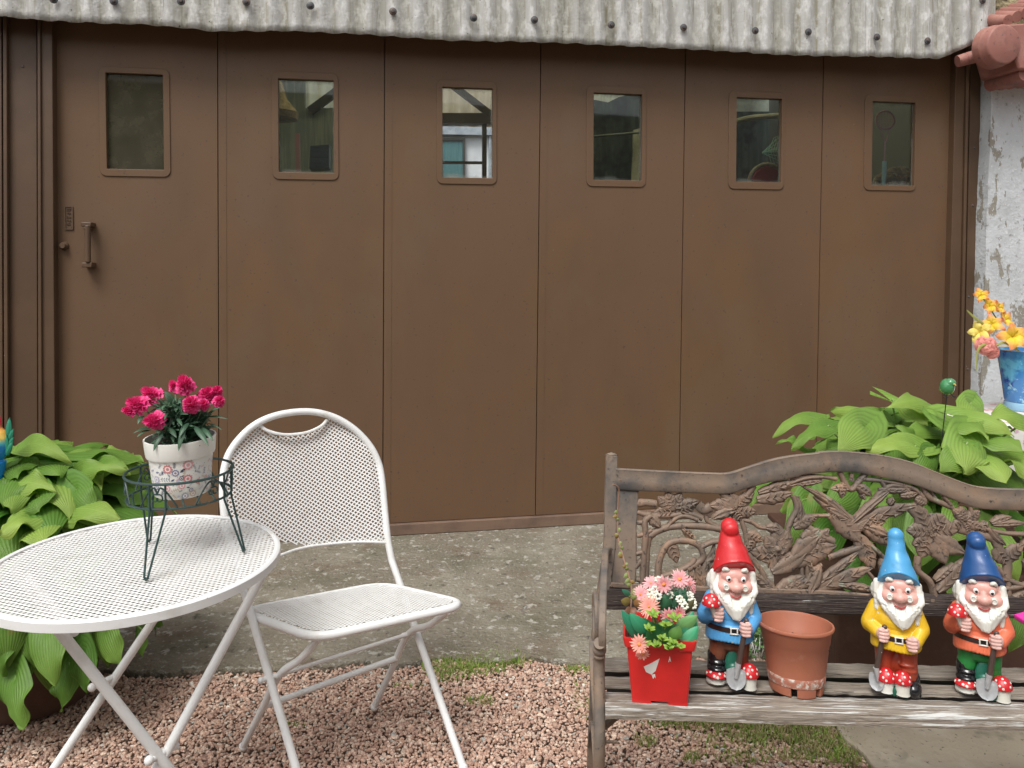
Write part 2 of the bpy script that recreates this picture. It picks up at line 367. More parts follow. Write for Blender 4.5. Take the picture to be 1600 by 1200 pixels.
# the garage itself: frame posts, cladding, roof, back
gar = empty('garage', D.at(0,0), 'garage shed with brown door frame under weathered corrugated cladding', 'garage')
def part(px, o0, o1, name, m, bevel=.003, par=None, ref=None):
    mb = MB(); dpoly(mb, px, o0, o1, ref); return mb.build(name, m, par or gar, smooth=False, bevel=bevel)
for px, o0, o1 in (([(64,-20),(81,-20),(86,735),(88,840),(72,840),(66,735)], -.05, .05), ([(58,-20),(62.5,-20),(66,840),(60,840)], -.05, .062),
        ([(12,-20),(57,-20),(59,840),(14,840)], -.05, .02), ([(4,-20),(10,-20),(13,840),(7,840)], -.05, .045), ([(-900,-20),(2,-20),(5,860),(-900,1100)], -.05, .03),
        ([(1495,60),(1509,60),(1497,640),(1494,760),(1474,760),(1480,640)], -.05, .045), ([(1512,60),(1516,60),(1503,700),(1499,700)], -.05, .055),
        ([(1518,60),(1537,60),(1528,700),(1505,700)], -.05, .02), ([(1540,60),(1553,60),(1545,400),(1534,700),(1530,700)], -.05, .05)):
    part(px, o0, o1, 'frame_post', m_frame)
for x, y, o in ((36,104,.02),(1523,231,.02),(1520,321,.02),(1514,464,.02),(1512,577,.02)):
    mb = MB(); mb.lathe([(0,.004),(.004,.004),(.007,0)], D.hit(x, y, o), 10, M); mb.build('rivet', m_bolt, gar)

# corrugated cladding hung over the door head
FO = .17
edge = [(-300,4),(0,25),(84,33),(240,39),(340,49),(450,48),(560,53),(700,63),(857,66),(980,72),(1120,79),(1230,86),(1350,88.5),(1465,93),(1496,80),(1519,68.5),(1552,66)]
eu = sorted([D.uv(x, y, FO) for x, y in edge])
uL, uR = -3.9, D.uv(1553, 60, FO)[0]; uJ = D.uv(1358, 60, FO)[0]
def cladsheet(u0, u1, dn, phase):
    mb = MB(); du = .115/12; nu = int((u1-u0)/du); NV = 14; vs = []; fs = []; cs = []
    for i in range(nu+1):
        u = u0+(u1-u0)*i/nu; vb = interp(eu, u)+.003*noise.noise(Vector((u*9, 0, 0)))+.0025*noise.noise(Vector((u*60, 3, 0)))
        for j in range(NV+1):
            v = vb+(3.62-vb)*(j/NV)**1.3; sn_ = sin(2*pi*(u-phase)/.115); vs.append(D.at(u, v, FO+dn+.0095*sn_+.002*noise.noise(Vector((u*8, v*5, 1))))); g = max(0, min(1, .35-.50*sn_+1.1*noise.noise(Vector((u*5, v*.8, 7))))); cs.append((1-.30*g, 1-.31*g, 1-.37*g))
    for i in range(nu):
        for j in range(NV): k = i*(NV+1)+j; fs.append((k, k+1, k+NV+2, k+NV+1))
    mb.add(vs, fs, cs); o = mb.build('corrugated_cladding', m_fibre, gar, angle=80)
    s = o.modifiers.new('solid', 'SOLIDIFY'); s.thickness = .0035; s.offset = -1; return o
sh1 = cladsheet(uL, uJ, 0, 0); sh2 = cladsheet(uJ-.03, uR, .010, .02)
bolts = [(84,-1),(178,2),(283,2),(385,3),(485,9),(614,18),(740,28),(835,31),(955,39),(1068,43),(1180,48),(1263,50),(1370,58),(1449,64),(1535,1)]
for x, y in bolts:
    off = FO+.019+(.01 if x > 1358 else 0); mb = MB(); mb.lathe([(0,.016),(.008,.015),(.0095,.007),(.0185,.004),(.019,0)], D.hit(x, y, off), 18, M)
    mb.build('bolt', m_bolt, sh2 if x > 1358 else sh1)
# shell
B3 = -3.0
def slab(u0, u1, v0, v1, o0, o1, name, m): mb = MB(); mb.extr([(u0,v0),(u1,v0),(u1,v1),(u0,v1)], D.P, D.e1, D.e2, D.n, o0, o1); return mb.build(name, m, gar, smooth=False)
slab(uL, uR+.05, 3.625, 3.68, -.30, FO+.12, 'roof', m_fibre)
slab(uL, uR+.05, 3.625, 3.68, B3-.4, -1.9, 'roof', m_fibre)
slab(uL, -1.9, 3.625, 3.68, -1.899, -.301, 'roof', m_fibre)
slab(-1.899, uR+.05, 3.64, 3.65, -1.899, -.301, 'added_rooflight', m_cream)  # translucent panel added to the unseen roof to brighten the interior
slab(uL, uR+.05, 2.81, 3.62, -.10, -.02, 'lintel', m_int)
slab(uL, su(0, 1)-.35, -.01, 2.80, -.2, -.06, 'front_wall', m_int)
slab(uL-.1, uL-.003, 0, 3.62, B3-.05, FO-.05, 'side_wall', m_int)
slab(su(6, 1)+.45, su(6, 1)+.6, 0, 3.62, B3-.05, -.11, 'side_wall', m_int)
part([(-900,30),(477,30),(477,168.5),(598,169),(598,900),(-900,900)], B3-.06, B3, 'back_wall', m_dark, 0)
part([(790,176.5),(1900,170),(1900,900),(790,900)], B3-.06, B3, 'back_wall', m_shade, 0)
part([(598.5,300),(789.5,300),(789.5,900),(598.5,900)], B3-.06, B3, 'back_wall', m_dark, 0)
part([(1001,30),(1900,30),(1900,169.5),(1001,175.5)], B3-.06, B3, 'back_wall', m_greyboard, 0)
part([(598.5,176),(789.5,176.5),(789.5,193),(598.5,192)], B3-.08, B3+.08, 'beam', m_beam)
mb = MB(); u0 = D.uv(477.5, 100, B3-.02)[0]; u1 = D.uv(1000.5, 100, B3-.02)[0]; v0 = D.uv(600, 176, B3-.02)[1]; nu = 400; vs = []; fs = []
for i in range(nu+1):
    u = u0+(u1-u0)*i/nu
    for v in (v0-.1, 3.62): vs.append(D.at(u, v, B3-.03+.016*sin(2*pi*u/.12)))
for i in range(nu): fs.append((2*i, 2*i+1, 2*i+3, 2*i+2))
mb.add(vs, fs); mb.build('translucent_sheet', m_cream, gar)
mb = MB(); mb.tube([D.hit(484,174,B3+.06), D.hit(540,133,B3+.06)], 0, flat=(.06,.07)); mb.build('brace', m_beam, gar, smooth=False)
mb = MB(); mb.tube([D.hit(700,128,B3+.06), D.hit(768,180,B3+.06)], 0, flat=(.06,.055)); mb.build('brace', m_beam, gar, smooth=False)
mb = MB(); dpoly(mb, [(754,193),(760.5,193),(760.5,300),(754,300)], B3, B3+.05); dpoly(mb, [(598.5,251),(753.5,252),(753.5,256),(598.5,255)], B3, B3+.04); mb.build('mullion', m_beam, gar, smooth=False)
part([(850,161),(930,156),(950,160),(966,152),(984,147),(1100,138),(1100,330),(850,330)], -2.62, -2.6, 'partition', m_shade, 0)
part([(990,203),(1006,199),(1006,340),(985,340)], -2.3, -2.28, 'partition', m_greyboard, 0)
mb = MB(); mb.tube([D.hit(920,214,-1.2), D.hit(1010,206,-1.2)], .008, 8); mb.build('pipe', m_band, gar)
mb = MB(); mb.tube(spl([D.hit(1120,200,-1.0), D.hit(1165,186,-1.0), D.hit(1200,182,-1.0), D.hit(1260,178,-1.0)], 5), .02, 8); mb.build('hanging_hose', m_greyboard, gar)
# house seen through the back opening
hs_ = empty('white_house', D.at(0,0,-6.2), 'whitewashed house with a teal shutter seen through the third door window', 'house')
def hpart(px, o0, o1, name, m): mb = MB(); dpoly(mb, px, o0, o1); return mb.build(name, m, hs_, smooth=False)
hpart([(560,209),(860,213),(860,900),(560,900)], -6.4, -6.2, 'wall', m_white)
hpart([(560,186),(860,190),(860,212),(560,208)], -6.4, -6.1, 'fascia', m_band)
s_ = hpart([(640,220),(723,220),(723,420),(640,420)], -6.2, -6.16, 'shutter', m_teal)
mb = MB(); dpoly(mb, [(636,216),(727,216),(727,219.5),(636,219.5)], -6.2, -6.14); dpoly(mb, [(723.5,219.6),(727,219.6),(727,420),(723.5,420)], -6.2, -6.14); mb.build('frame', m_beam, s_, smooth=False)
hpart([(764,205),(767,205),(767,420),(764,420)], -6.19, -6.13, 'downpipe', m_band)

# things standing just inside the windows
m_wire = mat('mint_wire', (.55,.80,.65,1), .5); m_red = mat('dark_red_vinyl', (.50,.04,.04,1), .35, coat=.3); m_tan = mat('tan_cane', (.70,.52,.34,1), .6, ((.45,.32,.2,1), 40, .4, .6))
m_pinkw = mat('pink_plastic', (.75,.35,.45,1), .5); m_blue = mat('pale_blue_grip', (.5,.68,.75,1), .5); m_black = mat('black_plastic', (.012,.012,.012,1), .4)
mb = MB(); o = -.22
apex = D.hit(1191,239,o)
for i in range(7):
    t = i/6; a = D.hit(1210+18*t, 214-8*t, o-.04*t); b = D.hit(1206+24*t, 258-10*t, o+.03); mb.tube([a, D.hit(1200+24*t, 237, o+.06), b], .0022, 6)
for i in range(6):
    t = i/5; mb.tube([apex, D.hit(1235, 198+62*t, o)], .0022 if i else .004, 6)
mb.tube([apex, D.hit(1235,228,o+.02)], .005, 6); mb.build('wire_basket', m_wire, None); tag(bpy.context.scene.objects['wire_basket'], 'mint green wire basket leaning behind the fifth window', 'basket')
ch = empty('kitchen_chair', D.hit(1198,300,-.3), 'round dark red chair back low behind the fifth window', 'chair')
c = D.uv(1197,287,-.3); ring_ = [(c[0]+.115*cos(t), c[1]+.115*sin(t)) for t in [2*pi*k/32 for k in range(32)]]
mb = MB(); mb.extr([(c[0]+(x-c[0])*.9, c[1]+(y-c[1])*.9) for x, y in ring_], D.P, D.e1, D.e2, D.n, -.31, -.28); mb.build('back_pad', m_red, ch, bevel=.008)
mb = MB(); mb.tube([D.at(x, y, -.29) for x, y in ring_+ring_[:2]], .011, 10); mb.build('back_frame', m_tan, ch)
rk = empty('badminton_racket', D.hit(1382,300,-.25), 'badminton racket with pale blue grip upright behind the sixth window', 'racket')
c = D.uv(1383,188,-.25); mb = MB(); mb.tube([D.at(c[0]+.062*cos(t), c[1]+.055*sin(t), -.25) for t in [2*pi*k/28 for k in range(30)]], .005, 8)
mb.tube([D.hit(1376,203,-.25), D.hit(1382,222,-.25)], .003, 6); mb.tube([D.hit(1390,203,-.25), D.hit(1384,222,-.25)], .003, 6); mb.tube([D.hit(1383,221,-.25), D.hit(1382,252,-.25)], .0045, 8); mb.build('racket_frame', m_pinkw, rk)
mb = MB(); mb.tube([D.hit(1382,252,-.25), D.hit(1380.5,296,-.25)], .013, 10); mb.build('grip', m_blue, rk)
mb = MB()
for k in range(-5, 6):
    s = sqrt(1-(k/6)**2); mb.tube([D.at(c[0]+.062*k/6, c[1]-.055*s, -.25), D.at(c[0]+.062*k/6, c[1]+.055*s, -.25)], .0008, 4); mb.tube([D.at(c[0]-.062*s, c[1]+.055*k/6, -.249), D.at(c[0]+.062*s, c[1]+.055*k/6, -.249)], .0008, 4)
mb.build('strings', m_pinkw, rk)
mb = MB()
for k in range(46):
    a = random.uniform(0, 1); x0 = 1358+random.uniform(0, 62); y0 = 292; hh = 34*(1-((x0+8-1395)/42)**2)*random.uniform(.4, 1)
    mb.tube(spl([D.hit(x0, y0+6, -.34+random.uniform(-.05,.04)), D.hit(x0+6, y0-hh*.7, -.34), D.hit(x0+16, y0-hh, -.32+random.uniform(-.03,.05)), D.hit(x0+30, y0-hh*.6, -.33), D.hit(x0+34, y0+6, -.34)], 4), .0035, 5)
tag(mb.build('wicker_basket', m_tan, None), 'frayed tan wicker basket heaped behind the sixth window', 'basket')
mb = MB(); dpoly(mb, [(485,228),(514,226),(514,262),(483,263)], -.5, -.35)
for k in range(3): dpoly(mb, [(485,233+k*10),(514,232+k*10),(514,235+k*10),(485,236+k*10)], -.35, -.345)
tag(mb.build('storage_crate', m_black, None, smooth=False), 'black slatted crate low in the second window', 'crate')
mb = MB(); dpoly(mb, [(461,208),(468,208),(469,276),(462,276)], -1.5, -1.47); tag(mb.build('wooden_batten', m_pinkw, None, smooth=False), 'faded pink upright batten behind the second window', 'batten')
lp = MB(); lp.lathe([(.02,.17),(.035,.15),(.06,.06),(.125,-.02),(.12,-.06),(0,-.075)], D.hit(432,170,-.7), 24); tag(lp.build('lamp_shade', m_tan, None), 'tan bell shaped lampshade at the left edge of the second window', 'lampshade')

# ------------------------------------------------------------ right hand wall with its tiles
WO = .10
lft_shift = 0
wallr = empty('whitewashed_wall', D.hit(1560, 700, WO), 'white wall with peeling paint right of the garage door', 'wall')
mb = MB(); lft = [(1550,60),(1548,200),(1542,330),(1538,480),(1533,600),(1529,750),(1527,900)]
vs = []; fs = []; NY = 90; NX = 6
uu = [D.uv(x, y, WO) for x, y in lft][::-1]; uu = [(v, u) for u, v in uu]
for j in range(NY+1):
    v = 2.68*j/NY; ul = interp(uu, v)+.005*noise.noise(Vector((0, v*11, 2)))
    for i in range(NX+1):
        vs.append(D.at(ul+(i/NX)**2*2.4, v, WO+.012*noise.noise(Vector((i*2., v*4, 0)))*(i > 0)))
for j in range(NY):
    for i in range(NX): k = j*(NX+1)+i; fs.append((k, k+1, k+NX+2, k+NX+1))
k = len(vs)
for j in range(NY+1): vs.append(Vector(vs[j*(NX+1)])-D.n*.2)
for j in range(NY): fs.append((j*(NX+1), (j+1)*(NX+1), k+j+1, k+j))
mb.add(vs, fs); mb.build('plaster', m_peel, wallr, smooth=True)
mb = MB(); dpoly(mb, [(1557,-60),(1900,-60),(1900,60),(1557,60)], .0, WO-.03); mb.build('upper_render', m_render, wallr, smooth=False)
tl = empty('roof_tiles', D.hit(1566, 71, .45), 'terracotta ridge cap and tiles at the corner of the white wall', 'roof tiles')
ax = (D.n*1. + D.e1*.03 - Z3*.05).normalized(); xx = D.e1; yy = ax.cross(xx).normalized(); M2 = Matrix([yy.cross(ax), yy, ax]).transposed()
c0 = D.hit(1570, 69, .40)
mb = MB(); mb.lathe([(0,.0),(.094,.0),(.101,-.004),(.105,-.012),(.109,-.05),(.112,-.054),(.113,-.10),(0,-.10)], c0, 48, M2); mb.build('ridge_cap', m_terra, tl, bevel=.002)
mb = MB(); dpoly(mb, [(1572,38),(1700,30),(1700,118),(1592,108)], .10, .37); mb.build('ridge_run', m_terra, tl, bevel=.01)
mb = MB()
for k in range(7):
    a = D.hit(1566+k*14, 30-k*6, .26); mb.tube([a+D.n*.04-Z3*.02, a-D.n*.12+Z3*.03], [.030,.034], 14)
mb.build('cover_tiles', m_terra, tl)
mb = MB()
for k in range(6):
    a = D.hit(1592+k*15, 118-k*1.5, .30); mb.tube([a+D.n*.04, a-D.n*.2], [.038,.042], 14)
mb.build('under_tiles', m_terra, tl)
mb = MB(); a = D.hit(1496,96,.20); b = D.hit(1545,82,.24); mb.tube([a, a+(b-a)*.24, a+(b-a)*.27, a+(b-a)*.32, b], [.032,.034,.029,.035,.037], 18); mb.build('half_round_tile', m_terra, tl)

# ------------------------------------------------------------ ground
def sheet(px, z, name, m, th=.03, ragged=0, grid=None):
    P = [onz(x, y, z) if y else x for x, y in px]
    mb = MB(); mb.extr([(p.x, p.y) for p in P], Vector((0,0,0)), Vector((1,0,0)), Vector((0,1,0)), Vector((0,0,1)), z-th, z)
    return tag(mb.build(name, m, None, smooth=False, loc=(0,0,0)), kind='structure')
mb = MB(); mb.add([(-150,-150,-.045),(150,-150,-.045),(150,150,-.045),(-150,150,-.045)], [(0,1,2,3)]); tag(mb.build('ground', m_ground, None, smooth=False, loc=(0,0,0)), kind='structure')
fe = [(-700,1090),(-300,1075),(60,1058),(130,1052),(200,1047),(270,1050),(330,1045),(400,1046),(470,1038),(520,1040),(560,1034),(620,1036),(680,1028),(760,1031),(830,1027),(890,1032),(940,1028),(1100,1024),(1300,1030),(1500,1030),(1900,1040)]
fp = spl([onz(x, y, 0) for x, y in fe], 10)
fp = [p+Vector((0, .022*noise.noise(Vector((p.x*6, 0, 0)))+.014*noise.noise(Vector((p.x*25, 5, 0))), 0)) for p in fp]
GE = [(p.x, p.y) for p in fp]
bk = [D.at(6.0, 0, -3.5), D.at(-6.0, 0, -3.5)]
mb = MB(); mb.extr([(p.x, p.y) for p in fp+bk], Vector((0,0,0)), Vector((1,0,0)), Vector((0,1,0)), Z3, -.06, 0)
tag(mb.build('concrete_apron', m_conc, None, smooth=False, loc=(0,0,0), bevel=.006), kind='structure')
sp_ = [(1305,1128),(1318,1150),(1345,1172),(1368,1200),(1420,1260),(1500,1400),(2100,1400),(2100,1140),(1700,1125),(1480,1122)]
SL = [onz(x, y, 0) for x, y in sp_]; SLAB = [(p.x, p.y) for p in spl(SL, 6)]
SLAB = [(x+.012*noise.noise(Vector((x*20, y*20, 0))), y+.012*noise.noise(Vector((x*20, y*20, 9)))) for x, y in SLAB]
mb = MB(); mb.extr(SLAB, Vector((0,0,0)), Vector((1,0,0)), Vector((0,1,0)), Z3, -.05, -.002)
tag(mb.build('concrete_slab', m_slab, None, smooth=False, loc=(0,0,0), bevel=.006), kind='structure')
# gravel
def gravel():
    gx = []; 
    x0, x1, y0, y1, st = -2.1, 1.9, 1.55, 2.95, .0088
    ex = np.array([g[0] for g in GE]); ey = np.array([g[1] for g in GE]); od = np.argsort(ex); ex, ey = ex[od], ey[od]
    X, Y = np.meshgrid(np.arange(x0, x1, st), np.arange(y0, y1, st)); X = X.ravel(); Y = Y.ravel()
    X = X+rng.normal(0, st*.33, X.size); Y = Y+rng.normal(0, st*.33, X.size)
    keep = (Y < np.interp(X, ex, ey)-.002+rng.normal(0, .006, X.size)) & (np.abs(X) < Y*.72+.15)
    sl = np.array([inpoly(a, b, SLAB) if (a > .6) else False for a, b in zip(X, Y)]); keep &= ~sl
    X, Y = X[keep], Y[keep]; n = X.size
    t = (1+5**.5)/2
    iv = np.array([(-1,t,0),(1,t,0),(-1,-t,0),(1,-t,0),(0,-1,t),(0,1,t),(0,-1,-t),(0,1,-t),(t,0,-1),(t,0,1),(-t,0,-1),(-t,0,1)], float); iv /= np.linalg.norm(iv[0])
    fc = np.array([(0,11,5),(0,5,1),(0,1,7),(0,7,10),(0,10,11),(1,5,9),(5,11,4),(11,10,2),(10,7,6),(7,1,8),(3,9,4),(3,4,2),(3,2,6),(3,6,8),(3,8,9),(4,9,5),(2,4,11),(6,2,10),(8,6,7),(9,8,1)])
    V = iv[None]*(1+rng.uniform(-.28,.28,(n,12,1))); r = np.clip(rng.lognormal(np.log(.0053), .24, n), .0032, .0125)*np.where(rng.random(n) < .004, 1.9, 1.)
    V = V*(r[:,None,None])*np.stack([rng.uniform(.85,1.35,n), rng.uniform(.75,1.1,n), rng.uniform(.55,.9,n)], 1)[:,None,:]
    a = rng.uniform(0, 2*pi, n); b = rng.normal(0, .45, n); ca, sa, cb, sb = np.cos(a), np.sin(a), np.cos(b), np.sin(b)
    x, y, z = V[...,0], V[...,1], V[...,2]
    y, z = y*cb[:,None]-z*sb[:,None], y*sb[:,None]+z*cb[:,None]; x, y = x*ca[:,None]-y*sa[:,None], x*sa[:,None]+y*ca[:,None]
    zz = -.022+rng.uniform(0, .009, n)+np.array([.006*noise.noise(Vector((p*3, q*3, 0))) for p, q in zip(X, Y)])
    V = np.stack([x+X[:,None], y+Y[:,None], z+zz[:,None]], -1).reshape(-1, 3)
    F = (fc[None]+12*np.arange(n)[:,None,None]).reshape(-1, 3)
    pal = np.array([(.44,.255,.19),(.37,.20,.145),(.52,.34,.26),(.30,.165,.125),(.46,.31,.245),(.40,.235,.18),(.30,.26,.235),(.58,.46,.39),(.22,.13,.10)])
    ci = rng.choice(9, n, p=[.24,.20,.13,.09,.13,.165,.02,.01,.015]); C = np.minimum(pal[ci]*np.array([1.36,1.58,1.62])*rng.uniform(.80,1.10,(n,1)), .85)
    me = bpy.data.meshes.new('gravel'); me.vertices.add(len(V)); me.vertices.foreach_set('co', V.ravel())
    me.loops.add(F.size); me.loops.foreach_set('vertex_index', F.ravel()); me.polygons.add(len(F)); me.polygons.foreach_set('loop_start', np.arange(0, F.size, 3)); me.polygons.foreach_set('loop_total', np.full(len(F), 3))
    me.update(calc_edges=True); ca_ = me.color_attributes.new('Col', 'FLOAT_COLOR', 'POINT')
    ca_.data.foreach_set('color', np.repeat(np.c_[C, np.ones(n)], 12, axis=0).ravel()); me.materials.append(m_stone)
    me.polygons.foreach_set('use_smooth', [False]*len(F)); me.validate()
    o = bpy.data.objects.new('gravel', me); COL.objects.link(o)
    tag(o, 'crushed pinkish brown gravel covering the ground in front of the concrete', 'gravel', kind='stuff')
gravel()
mb = MB(); 
def blade(mb, p, h, az, lean, wd, col):
    d = Vector((cos(az), sin(az), 0)); s = Vector((-sin(az), cos(az), 0)); vs = []
    for k in range(4):
        t = k/3; c = p+d*lean*h*t*t+Z3*h*t*(1-.25*lean*t); w_ = wd*(1-t**1.5)+.0002; vs += [c-s*w_, c+s*w_]
    mb.add(vs, [(0,1,3,2),(2,3,5,4),(4,5,7,6)], [col]*8)
for cx, cy, rx, ry, n, hh in ((735,1042,62,15,1500,.030),(790,1030,45,12,500,.03),(700,1055,35,14,380,.026),(905,1048,32,8,240,.022),(745,1098,26,7,190,.022),(455,1134,22,3,80,.012),(640,1072,40,5,90,.012),
        (1095,1133,85,8,650,.03),(1045,1118,40,9,300,.03),(1230,1148,110,18,1300,.030),(1290,1175,60,22,700,.028),(1190,1185,100,14,380,.022),(970,1065,30,14,260,.03),(1130,1160,70,20,260,.02),(1330,1195,30,8,160,.02),
        (1185,1000,35,14,500,.04),(1420,1168,16,6,90,.012),(1505,1160,14,5,60,.012),(912,1095,20,30,120,.02),(1340,1120,120,5,300,.02),(1010,1160,18,10,110,.022),(1082,1186,14,8,110,.02)):
    for k in range(n):
        a = random.uniform(0, 2*pi); r = sqrt(random.random())*random.choice((1, 1, .6, 1.25)); p = onz(cx+rx*r*cos(a), cy+ry*r*sin(a), -.018)
        g = random.random(); c = (.14+.17*g, .27+.14*g, .035+.04*g) if random.random() < (.50 if cy > 1110 else .75) else (.36, .31, .14)
        blade(mb, p, hh*random.uniform(.35, 1.05), random.uniform(0, 2*pi), random.uniform(.1, 1.1), random.uniform(.0009, .002), c)
tag(mb.build('grass', m_grass, None, loc=(0,0,0)), 'short tufts of green grass growing through the gravel and beside the slab', 'grass', kind='stuff')
# ------------------------------------------------------------ white bistro set
m_wt = mat('white_enamel', (.75,.75,.74,1), .38, [((.62,.61,.58,1), 14, .55, .75), ((.60,.57,.51,1), 9, .62, .80, 8), ((.38,.24,.15,1), 60, .745, .77, 3)], (30, .08, .002), spec=.5, coat=.1)
TZ = .71
tc_ = onz(214, 873, TZ); TR = .322
tb = empty('bistro_table', (tc_.x, tc_.y, 0), 'round white mesh topped folding garden table', 'table')
mb = MB(); lattice(mb, lambda u, v: u*u+v*v < (TR-.006)**2, (-TR,-TR,TR,TR), lambda u, v, o: Vector((tc_.x+u, tc_.y+v, TZ-.006+o)), (radians(12+31), radians(12-31)), .0108, .0042, .0010, .016)
mb.build('mesh_top', m_wt, tb, smooth=False)
mb = MB(); mb.lathe([(TR-.013,TZ-.005),(TR-.013,TZ-.001),(TR-.010,TZ+.0012),(TR-.004,TZ+.001),(TR+.001,TZ-.003),(TR+.0015,TZ-.021),(TR-.002,TZ-.023),(TR-.003,TZ-.021),(TR-.004,TZ-.007),(TR-.013,TZ-.005)], (tc_.x, tc_.y, 0), 128); mb.build('rim', m_wt, tb)
pv1 = onz(262, 1172, .35); pv2 = onz(170, 1062, .35)
off2 = Vector((-.012,-.018,0))
def tleg(pv, t, name='leg'):
    a = pv+Vector((t[0], t[1], .335)); dc = Vector((a.x-tc_.x, a.y-tc_.y, 0))
    if dc.length > TR-.02: dc *= (TR-.02)/dc.length; a = Vector((tc_.x+dc.x, tc_.y+dc.y, a.z))
    b = pv-Vector((t[0], t[1], .34)); m_ = MB(); m_.tube([a, pv, b], .0108, 14); m_.ell(b, .013, 10); return m_.build(name, m_wt, tb)
tleg(pv1, (.205,.155)); tleg(pv2+Vector((.01,.012,0)), (.205,.155))
tleg(pv1+off2, (-.165,-.095)); tleg(pv2+off2, (-.165,-.095))
for p in (pv1, pv2):
    m_ = MB(); m_.tube([p+Vector((.012,.02,0)), p+off2*1.9], .0085, 12); m_.ell(p+off2*1.95, (.0105,.0105,.0105), 12); m_.build('pivot_bolt', m_wt, tb)
d_ = (pv2-pv1)
for t_, z_ in (((.205,.155), -.30), ((-.165,-.095), -.30), ((-.165,-.095), .30)):
    m_ = MB(); o_ = Vector((t_[0], t_[1], .335))*(z_/.335); m_.tube([pv1+o_, pv2+o_], .0095, 12); m_.build('crossbar', m_wt, tb)

# chair
CO = Vector((-.455, 2.19, 0)); W = Vector((.84,.54,0)).normalized(); F = Vector((W.y,-W.x,0))
C = lambda a, b, z: CO+W*a+F*b+Z3*z
chr_ = empty('folding_chair', CO, 'white folding garden chair with a rounded mesh back', 'chair')
upv = (F*-.17+Z3*.45).normalized()
BP = Plane(C(0,-.115,.48), W, upv)
if BP.n.dot(F) < 0: BP.n = -BP.n
bk_uv = lambda x, y: BP.uv2(x, y)
def hitp(pl, x, y):
    d = ray(x, y); q_ = CAM+d*((pl.P-CAM).dot(pl.n)/d.dot(pl.n))-pl.P; return (q_.dot(pl.e1), q_.dot(upv))
sag = lambda u: -.030*(1-min(1, (u/.21)**2))
bat = lambda u, v, o=0: BP.P+BP.e1*u+upv*v+BP.n*(sag(u-uc)+o)
arch = [(354,830),(350,800),(348,768),(351,729),(365,697),(395,666),(432,649),(478,643),(517,650),(550,668),(576,694),(591,722),(597,752),(602,806),(606,843),(612,875)]
A_ = [hitp(BP, x, y) for x, y in arch]; uc = (min(a[0] for a in A_)+max(a[0] for a in A_))/2
As = spl([Vector((a[0], a[1], 0)) for a in A_], 6)
onb = lambda p: BP.P+BP.e1*p.x+upv*p.y
FR, FL = onz(724, 1200, .01), onz(489, 1290, .01)
ptsR = [onb(p) for p in As]
kn1 = ptsR[-1].lerp(FR, 1-.30/ptsR[-1].z); kn2 = ptsR[0].lerp(FL, 1-.30/ptsR[0].z)
full = [FL, kn2]+ptsR+[kn1, FR]
mb = MB(); mb.tube(full, .0108, 14); mb.ell(FR, .014, 10); mb.ell(FL, .014, 10); mb.build('tube_frame', m_wt, chr_)
hand = [hitp(BP, x, y) for x, y in ((407,664),(418,672),(440,678),(462,678),(484,674),(503,665),(512,655))]
bot = [hitp(BP, x, y) for x, y in ((358,838),(380,868),(430,862),(449,857),(475,849),(500,844.5),(545,840.5),(575,840),(604,842))]
bot = sorted(bot); hand = sorted(hand)
hs2 = spl([Vector((a, b, 0)) for a, b in hand], 5); mb = MB(); mb.tube([bat(p.x, p.y, -sag(p.x-uc)*.7) for p in hs2], .0052, 8); mb.build('handle_edge', m_wt, chr_)
mb = MB(); mb.tube([bat(p.x, p.y) for p in spl([Vector((a, b-.012, 0)) for a, b in [(bot[0][0], bot[-1][1])]+bot[3:]] , 4)], .004, 8); mb.build('lower_edge', m_wt, chr_)
bl = [(bot[0][0], bot[-1][1]-.012)]+[(a, b-.012) for a, b in bot[3:]]
bl = [(p.x, p.y) for p in spl([Vector((a, b, 0)) for a, b in bl], 4)]
Apoly = [(p.x, p.y) for p in As]
def inback(u, v):
    if not inpoly(u, v, Apoly): return False
    if v < interp(bl, u): return False
    if hand[0][0]-.004 < u < hand[-1][0]+.004 and v > interp([(p.x, p.y) for p in hs2], u): return False
    return True
us = [a[0] for a in A_]; vs_ = [a[1] for a in A_]
def bmap(u, v, o): return bat(u, v, o-.0)
mb = MB(); lattice(mb, inback, (min(us), min(vs_)-.05, max(us), max(vs_)), bmap, (radians(42), radians(-38)), .0099, .0035, .0012, .008); mb.build('mesh_back', m_wt, chr_, smooth=False)
# seat
sc4 = [onz(400, 956, .425), onz(600, 908, .425), onz(706, 944, .455), onz(486, 1008, .455)]
S0 = sum(sc4, Vector())/4; se1 = ((sc4[1]-sc4[0])+(sc4[2]-sc4[3])).normalized(); se2 = ((sc4[0]-sc4[3])+(sc4[1]-sc4[2])).normalized(); sn = se1.cross(se2).normalized()
S4 = [((p-S0).dot(se1), (p-S0).dot(se2)) for p in sc4]
def roundpoly(P, r, k=6):
    out = []
    for i in range(len(P)):
        a, b, c = Vector(P[i-1]), Vector(P[i]), Vector(P[(i+1) % len(P)]); p0 = b+(a-b).normalized()*r; p1 = b+(c-b).normalized()*r
        for j in range(k+1): t = j/k; out.append(tuple((1-t)**2*p0+2*t*(1-t)*b+t*t*p1))
    return out
SR = roundpoly([Vector(p) for p in S4], .065)
mb = MB(); rr_ = [S0+se1*u+se2*v for u, v in SR]; mb.tube(rr_+rr_[:2], .0118, 10, caps=False); mb.build('seat_rim', m_wt, chr_)
SRi = [(u*.97, v*.97) for u, v in SR]
mb = MB(); lattice(mb, lambda u, v: inpoly(u, v, SRi), (min(a for a, b in S4), min(b for a, b in S4), max(a for a, b in S4), max(b for a, b in S4)), lambda u, v, o: S0+se1*u+se2*v+sn*(o+.0095), (radians(30), radians(-36)), .0096, .0036, .0010, .012); mb.build('mesh_seat', m_wt, chr_, smooth=False)
